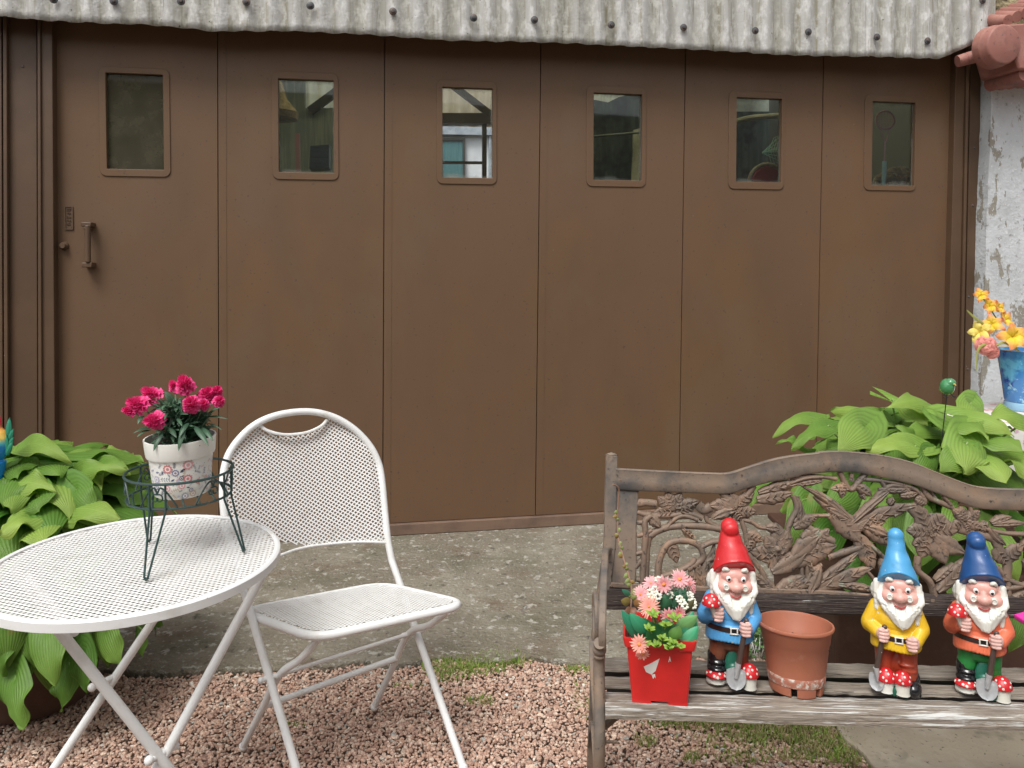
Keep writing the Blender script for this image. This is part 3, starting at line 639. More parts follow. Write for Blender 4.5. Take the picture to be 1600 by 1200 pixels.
# rear legs
RR, RL = onz(585, 1104, .01), onz(380, 1166, .01)
inn = .022
topR = S0+se1*(S4[2][0]-.03)+se2*(S4[2][1]+.045)-sn*.02; topL = S0+se1*(S4[3][0]+.03)+se2*(S4[3][1]+.045)-sn*.02
kR = kn1-W*.026; kL = kn2+W*.026
for top, kn, ft in ((topR, kR, RR), (topL, kL, RL)):
    mb = MB(); mb.tube(spl([top, top+(kn-top)*.45-Z3*.01, kn, kn+(ft-kn)*.5, ft], 5), .0098, 12); mb.ell(ft, .013, 10); mb.build('rear_leg', m_wt, chr_)
mb = MB(); mb.tube([kn1+W*.022, kR-W*.02], .007, 10); mb.ell(kn1+W*.022, .009, 10); mb.build('pivot_bolt', m_wt, chr_)
mb = MB(); mb.tube([kn2-W*.022, kL+W*.02], .007, 10); mb.ell(kn2-W*.022, .009, 10); mb.build('pivot_bolt', m_wt, chr_)
mb = MB(); mb.tube([kR+(RR-kR)*.32, kL+(RL-kL)*.42], .0088, 12); mb.build('stretcher', m_wt, chr_)
mb = MB(); mb.tube([kn2, kn1], .006, 10); mb.build('seat_rod', m_wt, chr_)

# ------------------------------------------------------------ wire plant stand with its pot
m_green = mat('dark_green_wire', (.022,.052,.048,1), .45, ((.12,.06,.035,1), 40, .64, .72), (80, .3, .001))
feet = [onz(228, 906, TZ+.002), onz(381, 862, TZ+.002), onz(233, 846, TZ+.002)]
rc_ = ony(281, 735, 1.84); RZ = rc_.z; RRi = .121; LZ = RZ-.058
st = empty('plant_stand', (rc_.x, rc_.y, TZ), 'dark green wire plant stand on the white table', 'plant stand')
circ = lambda r, z, n=64: [Vector((rc_.x+r*cos(2*pi*k/n), rc_.y+r*sin(2*pi*k/n), z)) for k in range(n+2)]
mb = MB(); mb.tube(circ(RRi, RZ), .0032, 8, caps=False); mb.build('top_ring', m_green, st)
mb = MB(); mb.tube(circ(RRi-.004, LZ), .0029, 8, caps=False); mb.build('lower_ring', m_green, st)
mb = MB()
for k in range(-3, 4):
    x = k*.034; hh = sqrt((RRi-.004)**2-x*x); a = radians(28); R_ = lambda p: Vector((rc_.x+p[0]*cos(a)-p[1]*sin(a), rc_.y+p[0]*sin(a)+p[1]*cos(a), LZ+.001))
    mb.tube([R_((x, -hh)), R_((x, hh))], .0024, 6)
mb.build('shelf_wires', m_green, st)
for f_ in feet:
    az = atan2(f_.y-rc_.y, f_.x-rc_.x); s = [Vector((rc_.x+RRi*cos(az+q_), rc_.y+RRi*sin(az+q_), 0)) for q_ in (-.15, .15)]
    fd = Vector((-sin(az), cos(az), 0))*.004
    mb = MB(); 
    for q_, sg in ((s[0], -1), (s[1], 1)): mb.tube([Vector((q_.x, q_.y, RZ)), Vector((q_.x, q_.y, RZ))*.0+Vector((q_.x, q_.y, LZ-.004)), f_+fd*sg+Z3*.004], .0026, 8)
    mb.tube([f_-fd+Z3*.004, f_-Z3*0, f_+fd+Z3*.004], .0033, 8); mb.build('hairpin_leg', m_green, st)
for k in range(6):
    az = radians(60*k+8+22); mb = MB()
    for sg in (-1, 1):
        pts = []
        for j in range(15):
            t = j/14; ang = az+sg*(.36*(1-t)**1.2); z = LZ+.004+(RZ-LZ-.012)*sin(min(t*1.9, 1.57))*(1 if t < .8 else 1-(t-.8)*1.6)
            pts.append(Vector((rc_.x+(RRi-.002)*cos(ang), rc_.y+(RRi-.002)*sin(ang), z)))
        # small volute at the end
        e_ = pts[-1]; mb.tube(pts, .0021, 6)
        tt = Vector((-sin(az), cos(az), 0)); cc = e_-Z3*.010+tt*sg*-.004; mb.tube([cc+tt*sg*.010*(1-.05*j)*cos(j*.5+1.2)+Z3*.010*(1-.05*j)*sin(j*.5+1.2) for j in range(12)], .0019, 6)
    mb.build('scroll', m_green, st)

m_pot = mat('cream_pot', (.80,.79,.74,1), .45, ((.72,.70,.64,1), 12, .5, .7), (40,.1,.002))
m_print = mat('pot_print', (1,1,1,1), .5, vcol=True); m_soil = mat('potting_soil', (.035,.022,.015,1), .95, ((.08,.055,.04,1), 90, .5, .65), (120, 1, .006))
pz = LZ+.004; pc = Vector((rc_.x+.004, rc_.y+.005, pz))
Mt = Matrix.Rotation(radians(-1), 3, 'Y') @ Matrix.Rotation(radians(2), 3, 'X')
pot = empty('flower_pot', pc, 'cream plant pot with a printed flower pattern on the wire stand', 'plant pot')
pr = [(0,0),(.058,0),(.0625,.003),(.066,.03),(.072,.094),(.0765,.095),(.078,.099),(.0815,.134),(.0815,.137),(.078,.137),(.074,.10),(.068,.092),(.0,.092)]
mb = MB(); mb.lathe(pr[:-2], pc, 64, Mt); mb.build('pot_body', m_pot, pot, angle=50)
mb = MB(); mb.lathe([(0,.118),(.0755,.118)], pc, 30, Mt); mb.build('soil', m_soil, pot)
def pr_at(a, z, o=.0005):
    r = .0655+(.072-.066)*(z-.03)/.064+.0012 if z > .03 else .0625+(z-.003)*.13
    r = interp([(0,.060),(.003,.0625),(.03,.066),(.094,.072)], z)+o; return pc+Mt @ Vector((r*sin(a), -r*cos(a), z))
pb = MB(); pal_ = [(.62,.22,.22),(.20,.22,.33),(.055,.065,.11),(.55,.42,.30),(.45,.44,.55),(.70,.36,.36),(.30,.32,.36)]
def motif(a, z, kind, s, rot, col, oo):
    P = lambda x, y, o=0: pr_at(a+(x*cos(rot)-y*sin(rot))/.069, z+(x*sin(rot)+y*cos(rot)), oo+o)
    def blob_(pts, c):
        pts = [p for p in pts]
        vs = [P(x, y) for x, y in pts]; pb.add(vs, [tuple(range(len(vs)))], [c]*len(vs))
    if kind == 0:     # round flower: scalloped disc, ring, heart
        n = 22
        for q_, (rad, cc) in enumerate(((1, col), (.62, (.80,.74,.72)), (.34, col))):
            vs = [P(s*rad*(1+.12*(q_ == 0)*cos(5.5*2*2*pi*k/n))*cos(2*pi*k/n), s*rad*(1+.12*(q_ == 0)*cos(11*2*pi*k/n))*sin(2*pi*k/n), .00015*q_) for k in range(n)]; pb.add(vs, [tuple(range(n))], [cc]*n)
    elif kind == 1:   # leaf
        blob_([(-s, 0), (-s*.4, s*.36), (s*.3, s*.34), (s, 0), (s*.3, -s*.34), (-s*.4, -s*.36)], col)
    elif kind == 2:   # sprig
        blob_([(-s, -s*.05), (s, -s*.05), (s, s*.05), (-s, s*.05)], col)
        for k in range(4):
            x = -s*.8+k*s*.5
            for sg in (-1, 1): blob_([(x, 0), (x+s*.20, sg*s*.40), (x+s*.38, sg*s*.42), (x+s*.22, sg*s*.1)][::sg], col)
    else: blob_([(s*.5*cos(t), s*.5*sin(t)) for t in [k*pi/4 for k in range(8)]], col)
r_ = random.Random(5)
placed = []
def tryp(a, z, s):
    for b, y, t in placed:
        if ((a-b)*.069)**2+(z-y)**2 < ((s+t)*.82)**2: return False
    placed.append((a, z, s)); return True
for a, z, k_, s_, rt, ci in ((-.02,.077,0,.0105,0,0),(.62,.083,0,.0115,.3,5),(-.42,.068,1,.006,.2,1),(.22,.067,0,.008,0,1),(.46,.072,1,.0085,.6,2),(-.25,.066,2,.009,.5,1),(.2,.085,2,.007,1.5,2),(.60,.05,0,.010,0,0),(.44,.054,2,.006,1.4,2),(-.15,.052,2,.012,0,6),(.12,.05,1,.005,.5,2),(-.5,.05,0,.009,0,4),(.28,.045,1,.011,1.2,4),(-.1,.03,0,.008,0,5),(-.3,.02,2,.009,1.1,2),(.15,.025,2,.01,.3,3),(.4,.035,0,.008,0,5),(-.3,.083,2,.006,1,1)):
    tryp(a, z, s_); motif(a, z, k_, s_, rt, pal_[ci], .0006)
for k in range(900):
    a, z, kd = r_.uniform(-pi, pi), r_.uniform(.008, .088), r_.choice([0,1,1,2,2,3,3]); s_ = {0: r_.uniform(.005,.009), 1: r_.uniform(.003,.006), 2: r_.uniform(.004,.008), 3: r_.uniform(.001,.002)}[kd]
    if tryp(a, z, s_): motif(a, z, kd, s_, r_.uniform(0, 6), r_.choice(pal_), .0006)
pb.build('printed_pattern', m_print, pot, smooth=False)

# ------------------------------------------------------------ flowers
m_petal = mat('petal', (1,1,1,1), .5, vcol=True, trans=.25); m_leafv = mat('leaf_tissue', (1,1,1,1), .42, ((.8,.82,.8,1), 30, .5, .7), (60, .2, .002), vcol=True, trans=.22)
def frame_(n):
    n = Vector(n).normalized(); a = n.cross(Z3);
    if a.length < .05: a = Vector((1,0,0))
    a.normalize(); return a, n.cross(a), n
def carnation(mb, c, n, R, seed):
    rr = random.Random(seed); a, b, n = frame_(n)
    for L_ in range(6):
        r1 = R*(1.0-.13*L_); tilt = -.12+.19*L_; np_ = 48; vs = []; cs = []; ph = rr.uniform(0, 6)
        for i in range(5):
            t = i/4; rad = r1*(.08+.92*t)
            for k in range(np_):
                th = 2*pi*k/np_+ph; ruf = t*t*(.16*sin(th*9+L_*2)+.11*sin(th*17+ph)+.08*rr.uniform(-1, 1)); rd = rad*(1+t*(.07*sin(th*5+ph*3)+.04*sin(th*23)))
                h = R*(.10*L_+tilt*t*1.0-.25*t*t*(L_ < 2)+ruf); vs.append(c+(a*cos(th)+b*sin(th))*rd+n*h)
                g = .72+.34*t+.12*ruf*6; e_ = max(0, t-.8)*.6
                cs.append((min(.86*g+e_*.3, .92), .045*g+e_*.28, .25*g+e_*.30))
        fs = [(i*np_+k, i*np_+(k+1) % np_, (i+1)*np_+(k+1) % np_, (i+1)*np_+k) for i in range(4) for k in range(np_)]
        mb.add(vs, fs, cs)
def leafblade(mb, base, tip, nrm, wd, bend, c0, c1, nx=6, ny=10, cup=.25, pw=.9, ribs=0, ribh=0, wave=0, seed=0, heart=0, blem=0):
    """nrm: rough facing; bend: sag of the middle away from the chord"""
    base, tip = Vector(base), Vector(tip); Lx = tip-base; ln = Lx.length; t_ = Lx.normalized(); s = t_.cross(Vector(nrm)).normalized(); n = s.cross(t_); vs = []; cs = []
    for j in range(ny+1):
        v = j/ny
        if pw > 1.2: w_ = wd*.5*(sin(pi*v**pw)**.5 if 0 < v < 1 else 0)+.0003
        elif heart: w_ = wd*.5*((sin(pi*v**.58)**.82)*(1-.35*v**5) if 0 < v < 1 else 0)+.0003
        else: w_ = wd*.5*(sin(pi*v**pw)**.8 if 0 < v < 1 else 0)+.0003
        ctr = base+Lx*v+n*bend*4*v*(1-v)
        for i in range(-nx, nx+1):
            u = i/nx; rib = ribh*abs(cos(u*ribs*pi/2))*(1-abs(u)**4)*min(1, v*6)*min(1, (1-v)*5) if ribs else 0
            back = heart*wd*(u*u)*(max(0, .28-v)/.28) if heart else 0
            wv = wave*sin(v*9+seed)*abs(u)**2*(1 if u > 0 else -1)+wave*.7*sin(v*14+seed*2)*abs(u)**3
            p = ctr+s*w_*u+n*(-cup*w_*(u*u)*1.0+rib+wv)-t_*back; 
            p = p + n*cup*w_*.5
            vs.append(p); m_ = abs(u); k = .5+.5*(v); rb = .74+.26*min(1, 1.6*abs(cos(u*ribs*pi/2))) if ribs else 1
            if abs(i) == 0: rb = 1.12
            vv = max(0, v-.35)/.65 if .94 < pw < .96 else v**2.2 if pw > 1.2 else v; ed_ = (1-.0*m_); br = blem*max(0, min(1, 6*(noise.noise(p*28+Vector((seed, 0, 0)))-.40+.35*max(0, m_-.75)*4*.4)))
            cs.append(tuple((c0[q]*(1-vv)+c1[q]*vv)*rb*(1-br)+br*(.34,.22,.08)[q] for q in range(3)))
    q = 2*nx+1; fs = [(j*q+i, j*q+i+1, (j+1)*q+i+1, (j+1)*q+i) for j in range(ny) for i in range(q-1)]
    mb.add(vs, fs, cs)
# carnations in the pot
cp = empty('carnation_plant', pc+Z3*.12, 'magenta carnations growing in the cream patterned pot', 'plant')
Yp = pc.y
heads = [((243,657),-.062,.021,1),((218,632),-.03,.021,2),((239,618),.01,.021,3),((299,631),-.055,.020,4),((289,602),0,.022,5),((323,618),.02,.021,6),((337,614),.03,.017,11),((318,632),-.03,.0135,7),((272,604),.03,.013,8),((342,627),.0,.014,9),((205,642),0,.014,10),((233,614),.03,.014,12)]
sb = MB(); 
for (x, y), dy, R, sd_ in heads:
    c_ = ony(x, y, Yp+dy); nv = Vector(((x-275)/110, -.75+dy*4, .75-(y-600)/100)); mb = MB(); carnation(mb, c_, nv, R*1.10, sd_); mb.build('flower_head', m_petal, cp, angle=180)
    sb.tube(spl([pc+Vector(((x-280)*.0003, dy*.3, .12)), c_*.5+(pc+Z3*.12)*.5+Vector(((x-280)*.0003,0,.01)), c_-nv.normalized()*R*.5], 5), .0017, 6)
    sb.lathe([(.002,-.02),(.0055,-.014),(.006,0),(.008,.004)], c_-nv.normalized()*.004, 10, Matrix([*frame_(nv)]).transposed())
sb.col = (1,1,1)
m_stem = mat('grey_green_stem', (.13,.20,.11,1), .5); sb.build('stems', m_stem, cp)
lb = MB(); rl = random.Random(3)
def nleaf(b, t, w_, bend, up=(0,-.5,1)):
    g = rl.uniform(.75, 1.25); leafblade(lb, b, t, up, w_, bend, (.035*g,.085*g,.05*g), (.065*g,.14*g,.075*g), 2, 8, .35, .8)
tops = pc+Z3*.125
for x0, y0, x1, y1, dy0, dy1, w_ in ((255,676,240,705,-.06,-.09,.012),(290,664,279,705,-.06,-.095,.013),(295,660,280,684,-.05,-.09,.013),(303,665,326,697,-.05,-.09,.013),(315,668,333,689,-.04,-.075,.011),(262,668,276,684,-.05,-.09,.013),
        (240,668,208,677,-.03,-.07,.011),(236,672,214,683,-.03,-.07,.01),(322,652,356,655,0,-.01,.007),(322,662,347,672,.0,-.03,.004),(325,650,344,637,0,-.02,.012),(270,655,262,633,-.03,-.05,.012),(318,643,337,630,.01,.0,.009),(225,650,215,663,-.02,-.05,.01)):
    nleaf(ony(x0, y0, Yp+dy0), ony(x1, y1, Yp+dy1), w_, .006)
for k in range(480):
    a = rl.uniform(0, 2*pi); r0 = rl.uniform(0, .045); r1 = r0+rl.uniform(.01, .045); z0 = rl.uniform(0, .085); z1 = z0+rl.uniform(.0, .04)
    b_ = tops+Vector((r0*cos(a), r0*sin(a), z0)); t_ = tops+Vector((r1*cos(a+.3), r1*sin(a+.3), z1-(.02 if rl.random() < .4 else 0))); nleaf(b_, t_, rl.uniform(.006, .011), rl.uniform(.002, .009))
lb.build('leaves', m_leafv, cp, angle=180)
# ------------------------------------------------------------ cast iron bench
m_iron = mat('rusty_cast_iron', (.205,.140,.10,1), .62, [((.13,.10,.078,1), 9, .45, .62, 8), ((.125,.115,.105,1), 4.2, .54, .66, 8), ((.33,.20,.125,1), 13, .54, .68, 8), ((.05,.042,.038,1), 90, .58, .68, 3), ((.24,.24,.18,1), 26, .63, .70, 4)], (45, .45, .003), bump2=(260, .35, .001))
m_irong = mat('grey_cast_iron', (.215,.165,.125,1), .7, [((.085,.082,.08,1), 5, .46, .62, 9), ((.27,.185,.125,1), 8, .50, .66, 6), ((.05,.045,.04,1), 90, .6, .7)], (45, .45, .003), bump2=(220, .3, .001))
def woodmat(name, base, dark, paint, lo, seed):
    def ex(m, n, l, b, out):
        pass
    return mat(name, base, .85, [(dark, 5, .42, .62, 8, (2.2, 42, 42)), (scale(dark, .35), 7, .62, .70, 6, (1.6, 60, 60)), (paint, 4.2, lo, lo+.05, 10, (1.5, 20+seed*3, 20+seed*3)), ((.40,.34,.27,1), 30, .62, .72, 3, (1, 30, 30))], (6, .8, .006), bump2=None, stretch=(1.6, 40, 40))
m_slat = woodmat('weathered_slat', (.30,.26,.215,1), (.17,.14,.11,1), (.45,.45,.43,1), .63, 0)
m_slatf = woodmat('peeling_front_slat', (.29,.25,.205,1), (.15,.12,.095,1), (.56,.56,.54,1), .535, 4)
m_board = woodmat('dark_stained_board', (.060,.042,.036,1), (.035,.026,.024,1), (.50,.49,.47,1), .63, 2)
SZ = .42
ba = onz(945, 1097, SZ); bb = onz(1600, 1118, SZ-.004)
BX = Vector((bb.x-ba.x, bb.y-ba.y, 0)).normalized(); BY = Vector((-BX.y, BX.x, 0)); SL_T = radians(4.5)
BYt = (BY*cos(SL_T)-Z3*sin(SL_T)); BZt = BX.cross(BYt).normalized()
bench = empty('garden_bench', (ba.x, ba.y, 0), 'rusty cast iron and weathered wood garden bench with pierced floral back', 'bench')
S = lambda x, y, z=0: ba+BX*x+BYt*y+BZt*z          # seat coordinates
BW = 1.34
def sy_(x, y):
    d = ray(x, y); return (CAM+d*((ba-CAM).dot(BZt)/d.dot(BZt))-ba).dot(BYt)
sw = [(a, b-a, th, m) for a, b, th, m in ((sy_(1330,1112)-.002, sy_(1330,1089), .030, m_slatf), (sy_(1330,1080), sy_(1330,1066), .009, m_slat), (sy_(1330,1053), sy_(1330,1036), .010, m_slat))]
def board(c0, c1, wid, th, ax_w, ax_t, m, name, par, seed):
    """a plank from c0 to c1, edges slightly worn"""
    n = 60; L_ = (c1-c0); vs = []; fs = []; prof = [(-.5,-.5),(-.5,.2),(-.47,.42),(-.42,.5),(.42,.5),(.47,.42),(.5,.2),(.5,-.5)]
    for i in range(n+1):
        p = c0+L_*i/n
        for k, (a, b) in enumerate(prof):
            d = .0016*noise.noise(Vector((i*.9+seed*7, k*3.1, seed)))+.0008*noise.noise(Vector((i*3.3, k*3.1, seed)))
            vs.append(p+ax_w*(a*wid+d*2)+ax_t*(b*th+d))
    q_ = len(prof)
    for i in range(n):
        for k in range(q_): fs.append((i*q_+k, i*q_+(k+1) % q_, (i+1)*q_+(k+1) % q_, (i+1)*q_+k))
    fs += [tuple(range(q_)), tuple(n*q_+k for k in range(q_-1, -1, -1))]
    # the plank is modelled in its own axes so that the grain runs along it
    R_ = Matrix([L_.normalized(), ax_w, ax_t]); mb = MB(); mb.add([R_ @ (v-c0) for v in vs], fs)
    o = mb.build(name, m, None, local=True); o.parent = par; o.matrix_local = Matrix.Translation(c0-rootloc(par)) @ R_.transposed().to_4x4(); return o
for k, (y, wd_, th, m) in enumerate(sw): board(S(-.0, y+wd_/2, -th/2), S(BW, y+wd_/2, -th/2), wd_, th, BYt, BZt, m, 'seat_slat', bench, k)
# back plane
bup = (BY*sin(radians(9))+Z3*cos(radians(9))); bp0 = ba+BX*.03+BY*.352+Z3*.02
BKP = Plane(bp0, BX, bup)
if BKP.n.y > 0: BKP.n = -BKP.n
def buv(x, y):
    d = ray(x, y); q_ = CAM+d*((BKP.P-CAM).dot(BKP.n)/d.dot(BKP.n))-BKP.P; return Vector((q_.dot(BKP.e1), q_.dot(bup), 0))
bat_ = lambda p, o=0: BKP.P+BKP.e1*p.x+bup*p.y+BKP.n*o
za = lambda p: buv(920+p[0]/4.4444, 680+p[1]/4.4444)
zb = lambda p: buv(1240+p[0]/4.4444, 680+p[1]/4.4444)
g0, g1 = buv(955, 918), buv(955, 952)
c0 = bat_(Vector((.0, (g0.y+g1.y)/2-.0, 0)), -.002); board(c0, c0+BX*(BW-.02), g0.y-g1.y, .022, bup, BKP.n, m_board, 'back_board', bench, 9)
# end frames
def endframe(dx, flare):
    mb = MB(); P = lambda x, y, z: Vector((ba.x, ba.y, 0))+BX*(dx+x)+BY*y+Z3*z
    top = bat_(buv(955.5, 717), -.005) if not dx else bat_(buv(955.5, 717), -.005)+BX*dx
    low = bat_(buv(951, 860), -.005)+(BX*dx)
    mb.tube(spl([top+Z3*.004, top, top.lerp(low, .5), low, P(.005,.36,.40), P(.0,.36,.20), P(-.005,.40,.0)], 6), 0, flat=(.030,.030), up=BY)
    mb.lathe([(0,.016),(.012,.012),(.017,0),(.016,-.012)], top+Z3*.002, 14)
    o1 = mb.build('back_post', m_irong, bench, bevel=.006, smooth=True); 
    mb = MB(); arm = [low, P(.020,.27,.655), P(.010,.16,.660), P(.0,.06,.640), P(-.006,.0,.605), P(-.007,-.012,.575), P(-.006,-.004,.545)]
    mb.tube(spl(arm, 6), 0, flat=(.017,.018), up=Z3)
    o2 = mb.build('armrest', m_irong, bench, bevel=.005)
    mb = MB(); leg = [P(-.013,-.012,.56), P(-.012,.015,.53), P(-.012,.018,.48), P(-.012,.0,.42), P(-.013,-.02,.34), P(-.014,.0,.24), P(-.015,.03,.12), P(-.016,.01,.03), P(-.016,-.015,.0)]
    mb.tube(spl(leg, 6), [.013]*49, 12); mb.ell(P(-.012,.006,.536), (.016,.016,.013), 14); mb.ell(P(-.012,.01,.520), (.014,.014,.008), 14)
    # scroll filling between arm and seat and the curved brace below
    mb.tube(spl([P(-.013,.02,.36), P(-.013,.10,.33), P(-.013,.24,.35), P(-.01,.36,.38)], 8), 0, flat=(.014,.024), up=BY)
    mb.tube(spl([P(-.013,.02,.10), P(-.013,.14,.21), P(-.013,.26,.21), P(-.013,.38,.08)], 8), 0, flat=(.012,.018), up=BY)
    mb.tube([P(-.013+.035*0, .12+.055*cos(t), .56+.05*sin(t)) for t in [2*pi*k/20 for k in range(21)]], .007, 8)
    mb.build('front_leg', m_irong, bench)
endframe(0, 0); endframe(BW-.01, 0)
mb = MB(); mb.box(S(BW/2, .15, -.040), (BW-.03, .26, .004), (BX, BYt, BZt)); mb.build('dark_gap_sheet', mat('gap_dark', (.028,.022,.018,1), .8), bench, smooth=False)  # near-black sheet added under the slats so the gaps read dark
mb = MB(); mb.tube([ba+BX*.0+BY*.03-Z3*.075, ba+BX*.10+BY*.10-Z3*.03], 0, flat=(.012,.012)); mb.tube([ba-BX*.01+BY*.02-Z3*.105, ba+BX*.03+BY*.02-Z3*.102], .004, 6); mb.build('corner_brace', m_iron, bench, smooth=False)
# pierced casting
top_a = [za(p) for p in ((185,228),(500,245),(850,260),(970,258),(1080,225),(1250,170),(1400,140),(1580,120))]+[zb(p) for p in ((170,112),(290,108),(400,112),(600,135),(800,180),(1000,260),(1200,335),(1350,362),(1600,372),(1900,374),(2040,380))]
low_a = [za(p) for p in ((185,372),(340,385),(600,395),(900,405),(1000,398),(1100,365),(1250,325),(1450,285))]+[zb(p) for p in ((0,282),(200,258),(400,255),(600,290),(800,335),(950,385),(1100,445),(1250,500),(1400,515),(1600,520),(1900,522),(2040,525))]
cu = spl(top_a, 5); cl = spl(low_a, 5); n = 140; x0, x1 = cu[0].x, cu[-1].x; vs = []; fs = []
CU = [(p.x, p.y) for p in cu]; CLw = [(p.x, p.y) for p in cl]
for i in range(n+1):
    x = x0+(x1-x0)*i/n; a, b = interp(CU, x), interp(CLw, x)
    for t, o in ((0,-.006),(0,.009),(.08,.013),(.5,.015),(.90,.013),(.955,.0145),(1,.010),(1,-.006)): vs.append(bat_(Vector((x, b+(a-b)*t, 0)), o))
for i in range(n):
    for k in range(8): fs.append((i*8+k, i*8+(k+1) % 8, (i+1)*8+(k+1) % 8, (i+1)*8+k))
fs += [tuple(range(8)), tuple(n*8+k for k in range(7, -1, -1))]
mb = MB(); mb.add(vs, fs); mb.build('top_rail', m_irong, bench)
bot_l = [za(p) for p in ((150,1030),(330,1040),(900,1062),(1600,1085))]+[zb(p) for p in ((560,1115),(900,1135),(1600,1165),(2040,1180))]
cast = MB()
mbr = MB(); bl_ = spl(bot_l, 8); mbr.tube([bat_(p-Vector((0,.002,0)), .002) for p in bl_], 0, flat=(.013,.014), up=bup); mbr.build('bottom_rail', m_iron, bench, bevel=.003)
mbp = MB()
pl = [za(p) for p in ((188,240),(250,252),(345,378),(342,520),(332,640),(334,900),(322,1046),(155,1046),(165,640))]
mbp.extr([(p.x, p.y) for p in pl], BKP.P, BKP.e1, bup, BKP.n, -.006, .004); mbp.build('side_plate', m_irong, bench, bevel=.004)
mb = MB(); mb.lathe([(0,.006),(.005,.005),(.007,0)], bat_(za((215,305)), .010), 12, Matrix([BKP.e1, BKP.n.cross(BKP.e1), BKP.n]).transposed()); mb.build('screw', m_iron, bench)
cnt = [0]
def prof_strip(pts, ws, hgt=.0075, vein=False):
    """raised ribbon of varying half-width with rounded front, closed at the back"""
    cnt[0] += 1; base = -.006-.0007*(cnt[0] % 7); hh = hgt+.0011*(cnt[0] % 5); n_ = len(pts); vs = []; fs = []
    for i in range(n_):
        t = (pts[min(i+1, n_-1)]-pts[max(i-1, 0)]).normalized(); s = Vector((-t.y, t.x, 0)); w_ = ws[i]
        row = [(-1,None),(-1,.25),(-.8,.75),(-.35,1.0),(-.06,.80 if vein else 1.04),(.06,.80 if vein else 1.04),(.35,1.0),(.8,.75),(1,.25),(1,None)]
        for a, hb in row: vs.append(bat_(pts[i]+s*w_*a, base if hb is None else base+.004+hb*hh*(.45+.55*min(1, w_/.008))))
    q_ = 10
    for i in range(n_-1):
        for k in range(q_): fs.append((i*q_+k, i*q_+(k+1) % q_, (i+1)*q_+(k+1) % q_, (i+1)*q_+k))
    fs += [tuple(range(q_)), tuple((n_-1)*q_+k for k in range(q_-1, -1, -1))]
    cast.add(vs, fs)
PXM = 1/4.4444*.00172
def stroke(f, pts, w_):
    P = spl([f(p) for p in pts], 7); n_ = len(P); prof_strip(P, [w_*.55*PXM*(1+.18*noise.noise(p*60)) for p in P])
def leaf(f, a, b, w_, ser=1):
    A, B_ = f(a), f(b); n_ = 13; d = B_-A; s = Vector((-d.y, d.x, 0)).normalized(); bow = random.uniform(-.06, .06)*d.length
    pts = []; ws = []
    for i in range(n_):
        t = i/(n_-1); pts.append(A+d*t+s*bow*sin(pi*t)); k = .18*(1-t)+sin(pi*min(1, t*.93+.07))**.8; ws.append(max(.0012, w_*.475*PXM*k*(1+(.09*((i % 3)-1) if ser else 0)*(t > .2)*(t < .95))))
    prof_strip(pts, ws, .0075, True)
    # raised veins
    for sg in (-1, 1):
        for j in range(3):
            t = .22+.2*j; p0 = A+d*t+s*bow*sin(pi*t); p1 = p0+d*.16+s*sg*w_*.33*PXM; q_ = [bat_(p0, .0055), bat_(p0.lerp(p1, .5), .0065), bat_(p1, .0035)]; cast.tube(q_, [.0016,.0018,.0006], 5)
fa = za; fb = zb
for a, b, w_ in (((600,510),(478,425),95),((600,510),(540,392),100),((600,510),(645,398),85),((600,500),(765,455),85),((600,520),(452,540),90),((610,540),(745,500),70),
    ((1010,510),(835,490),100),((1010,510),(915,440),95),((1010,510),(985,395),95),((1010,500),(1095,425),90),((1010,510),(1150,380),90),((1010,520),(1165,530),95),((1010,520),(1060,595),80),((1010,520),(850,580),80),
    ((555,740),(612,890),85),((640,640),(735,725),45),((760,1050),(700,925),55),((785,1050),(740,850),60),((790,1050),(850,815),55),((800,1050),(880,740),50),((500,990),(400,1040),60),
    ((1330,820),(1225,700),120),((1330,820),(1300,610),120),((1330,820),(1385,650),110),((1330,820),(1110,800),110),((1330,820),(1200,870),100),((1340,830),(1430,900),100),((1270,950),(1520,790),110),((1420,840),(1600,690),120),((1090,690),(1215,735),80),((1150,710),(1095,810),60),
    ((1170,450),(1420,400),95),((1180,400),(1500,325),70),((1300,1085),(1120,950),75),((1300,1085),(1210,985),60),((1300,1090),(1500,975),90),((1300,1085),(1420,1010),70),((1330,1085),(1600,1010),80),((850,1070),(1010,985),50),((880,1070),(1120,1050),50),
    ((1440,600),(1600,565),60),((1480,720),(1600,650),90),((1230,640),(1330,650),70),((420,560),(500,640),80),((380,560),(460,560),60)): leaf(fa, a, b, w_)
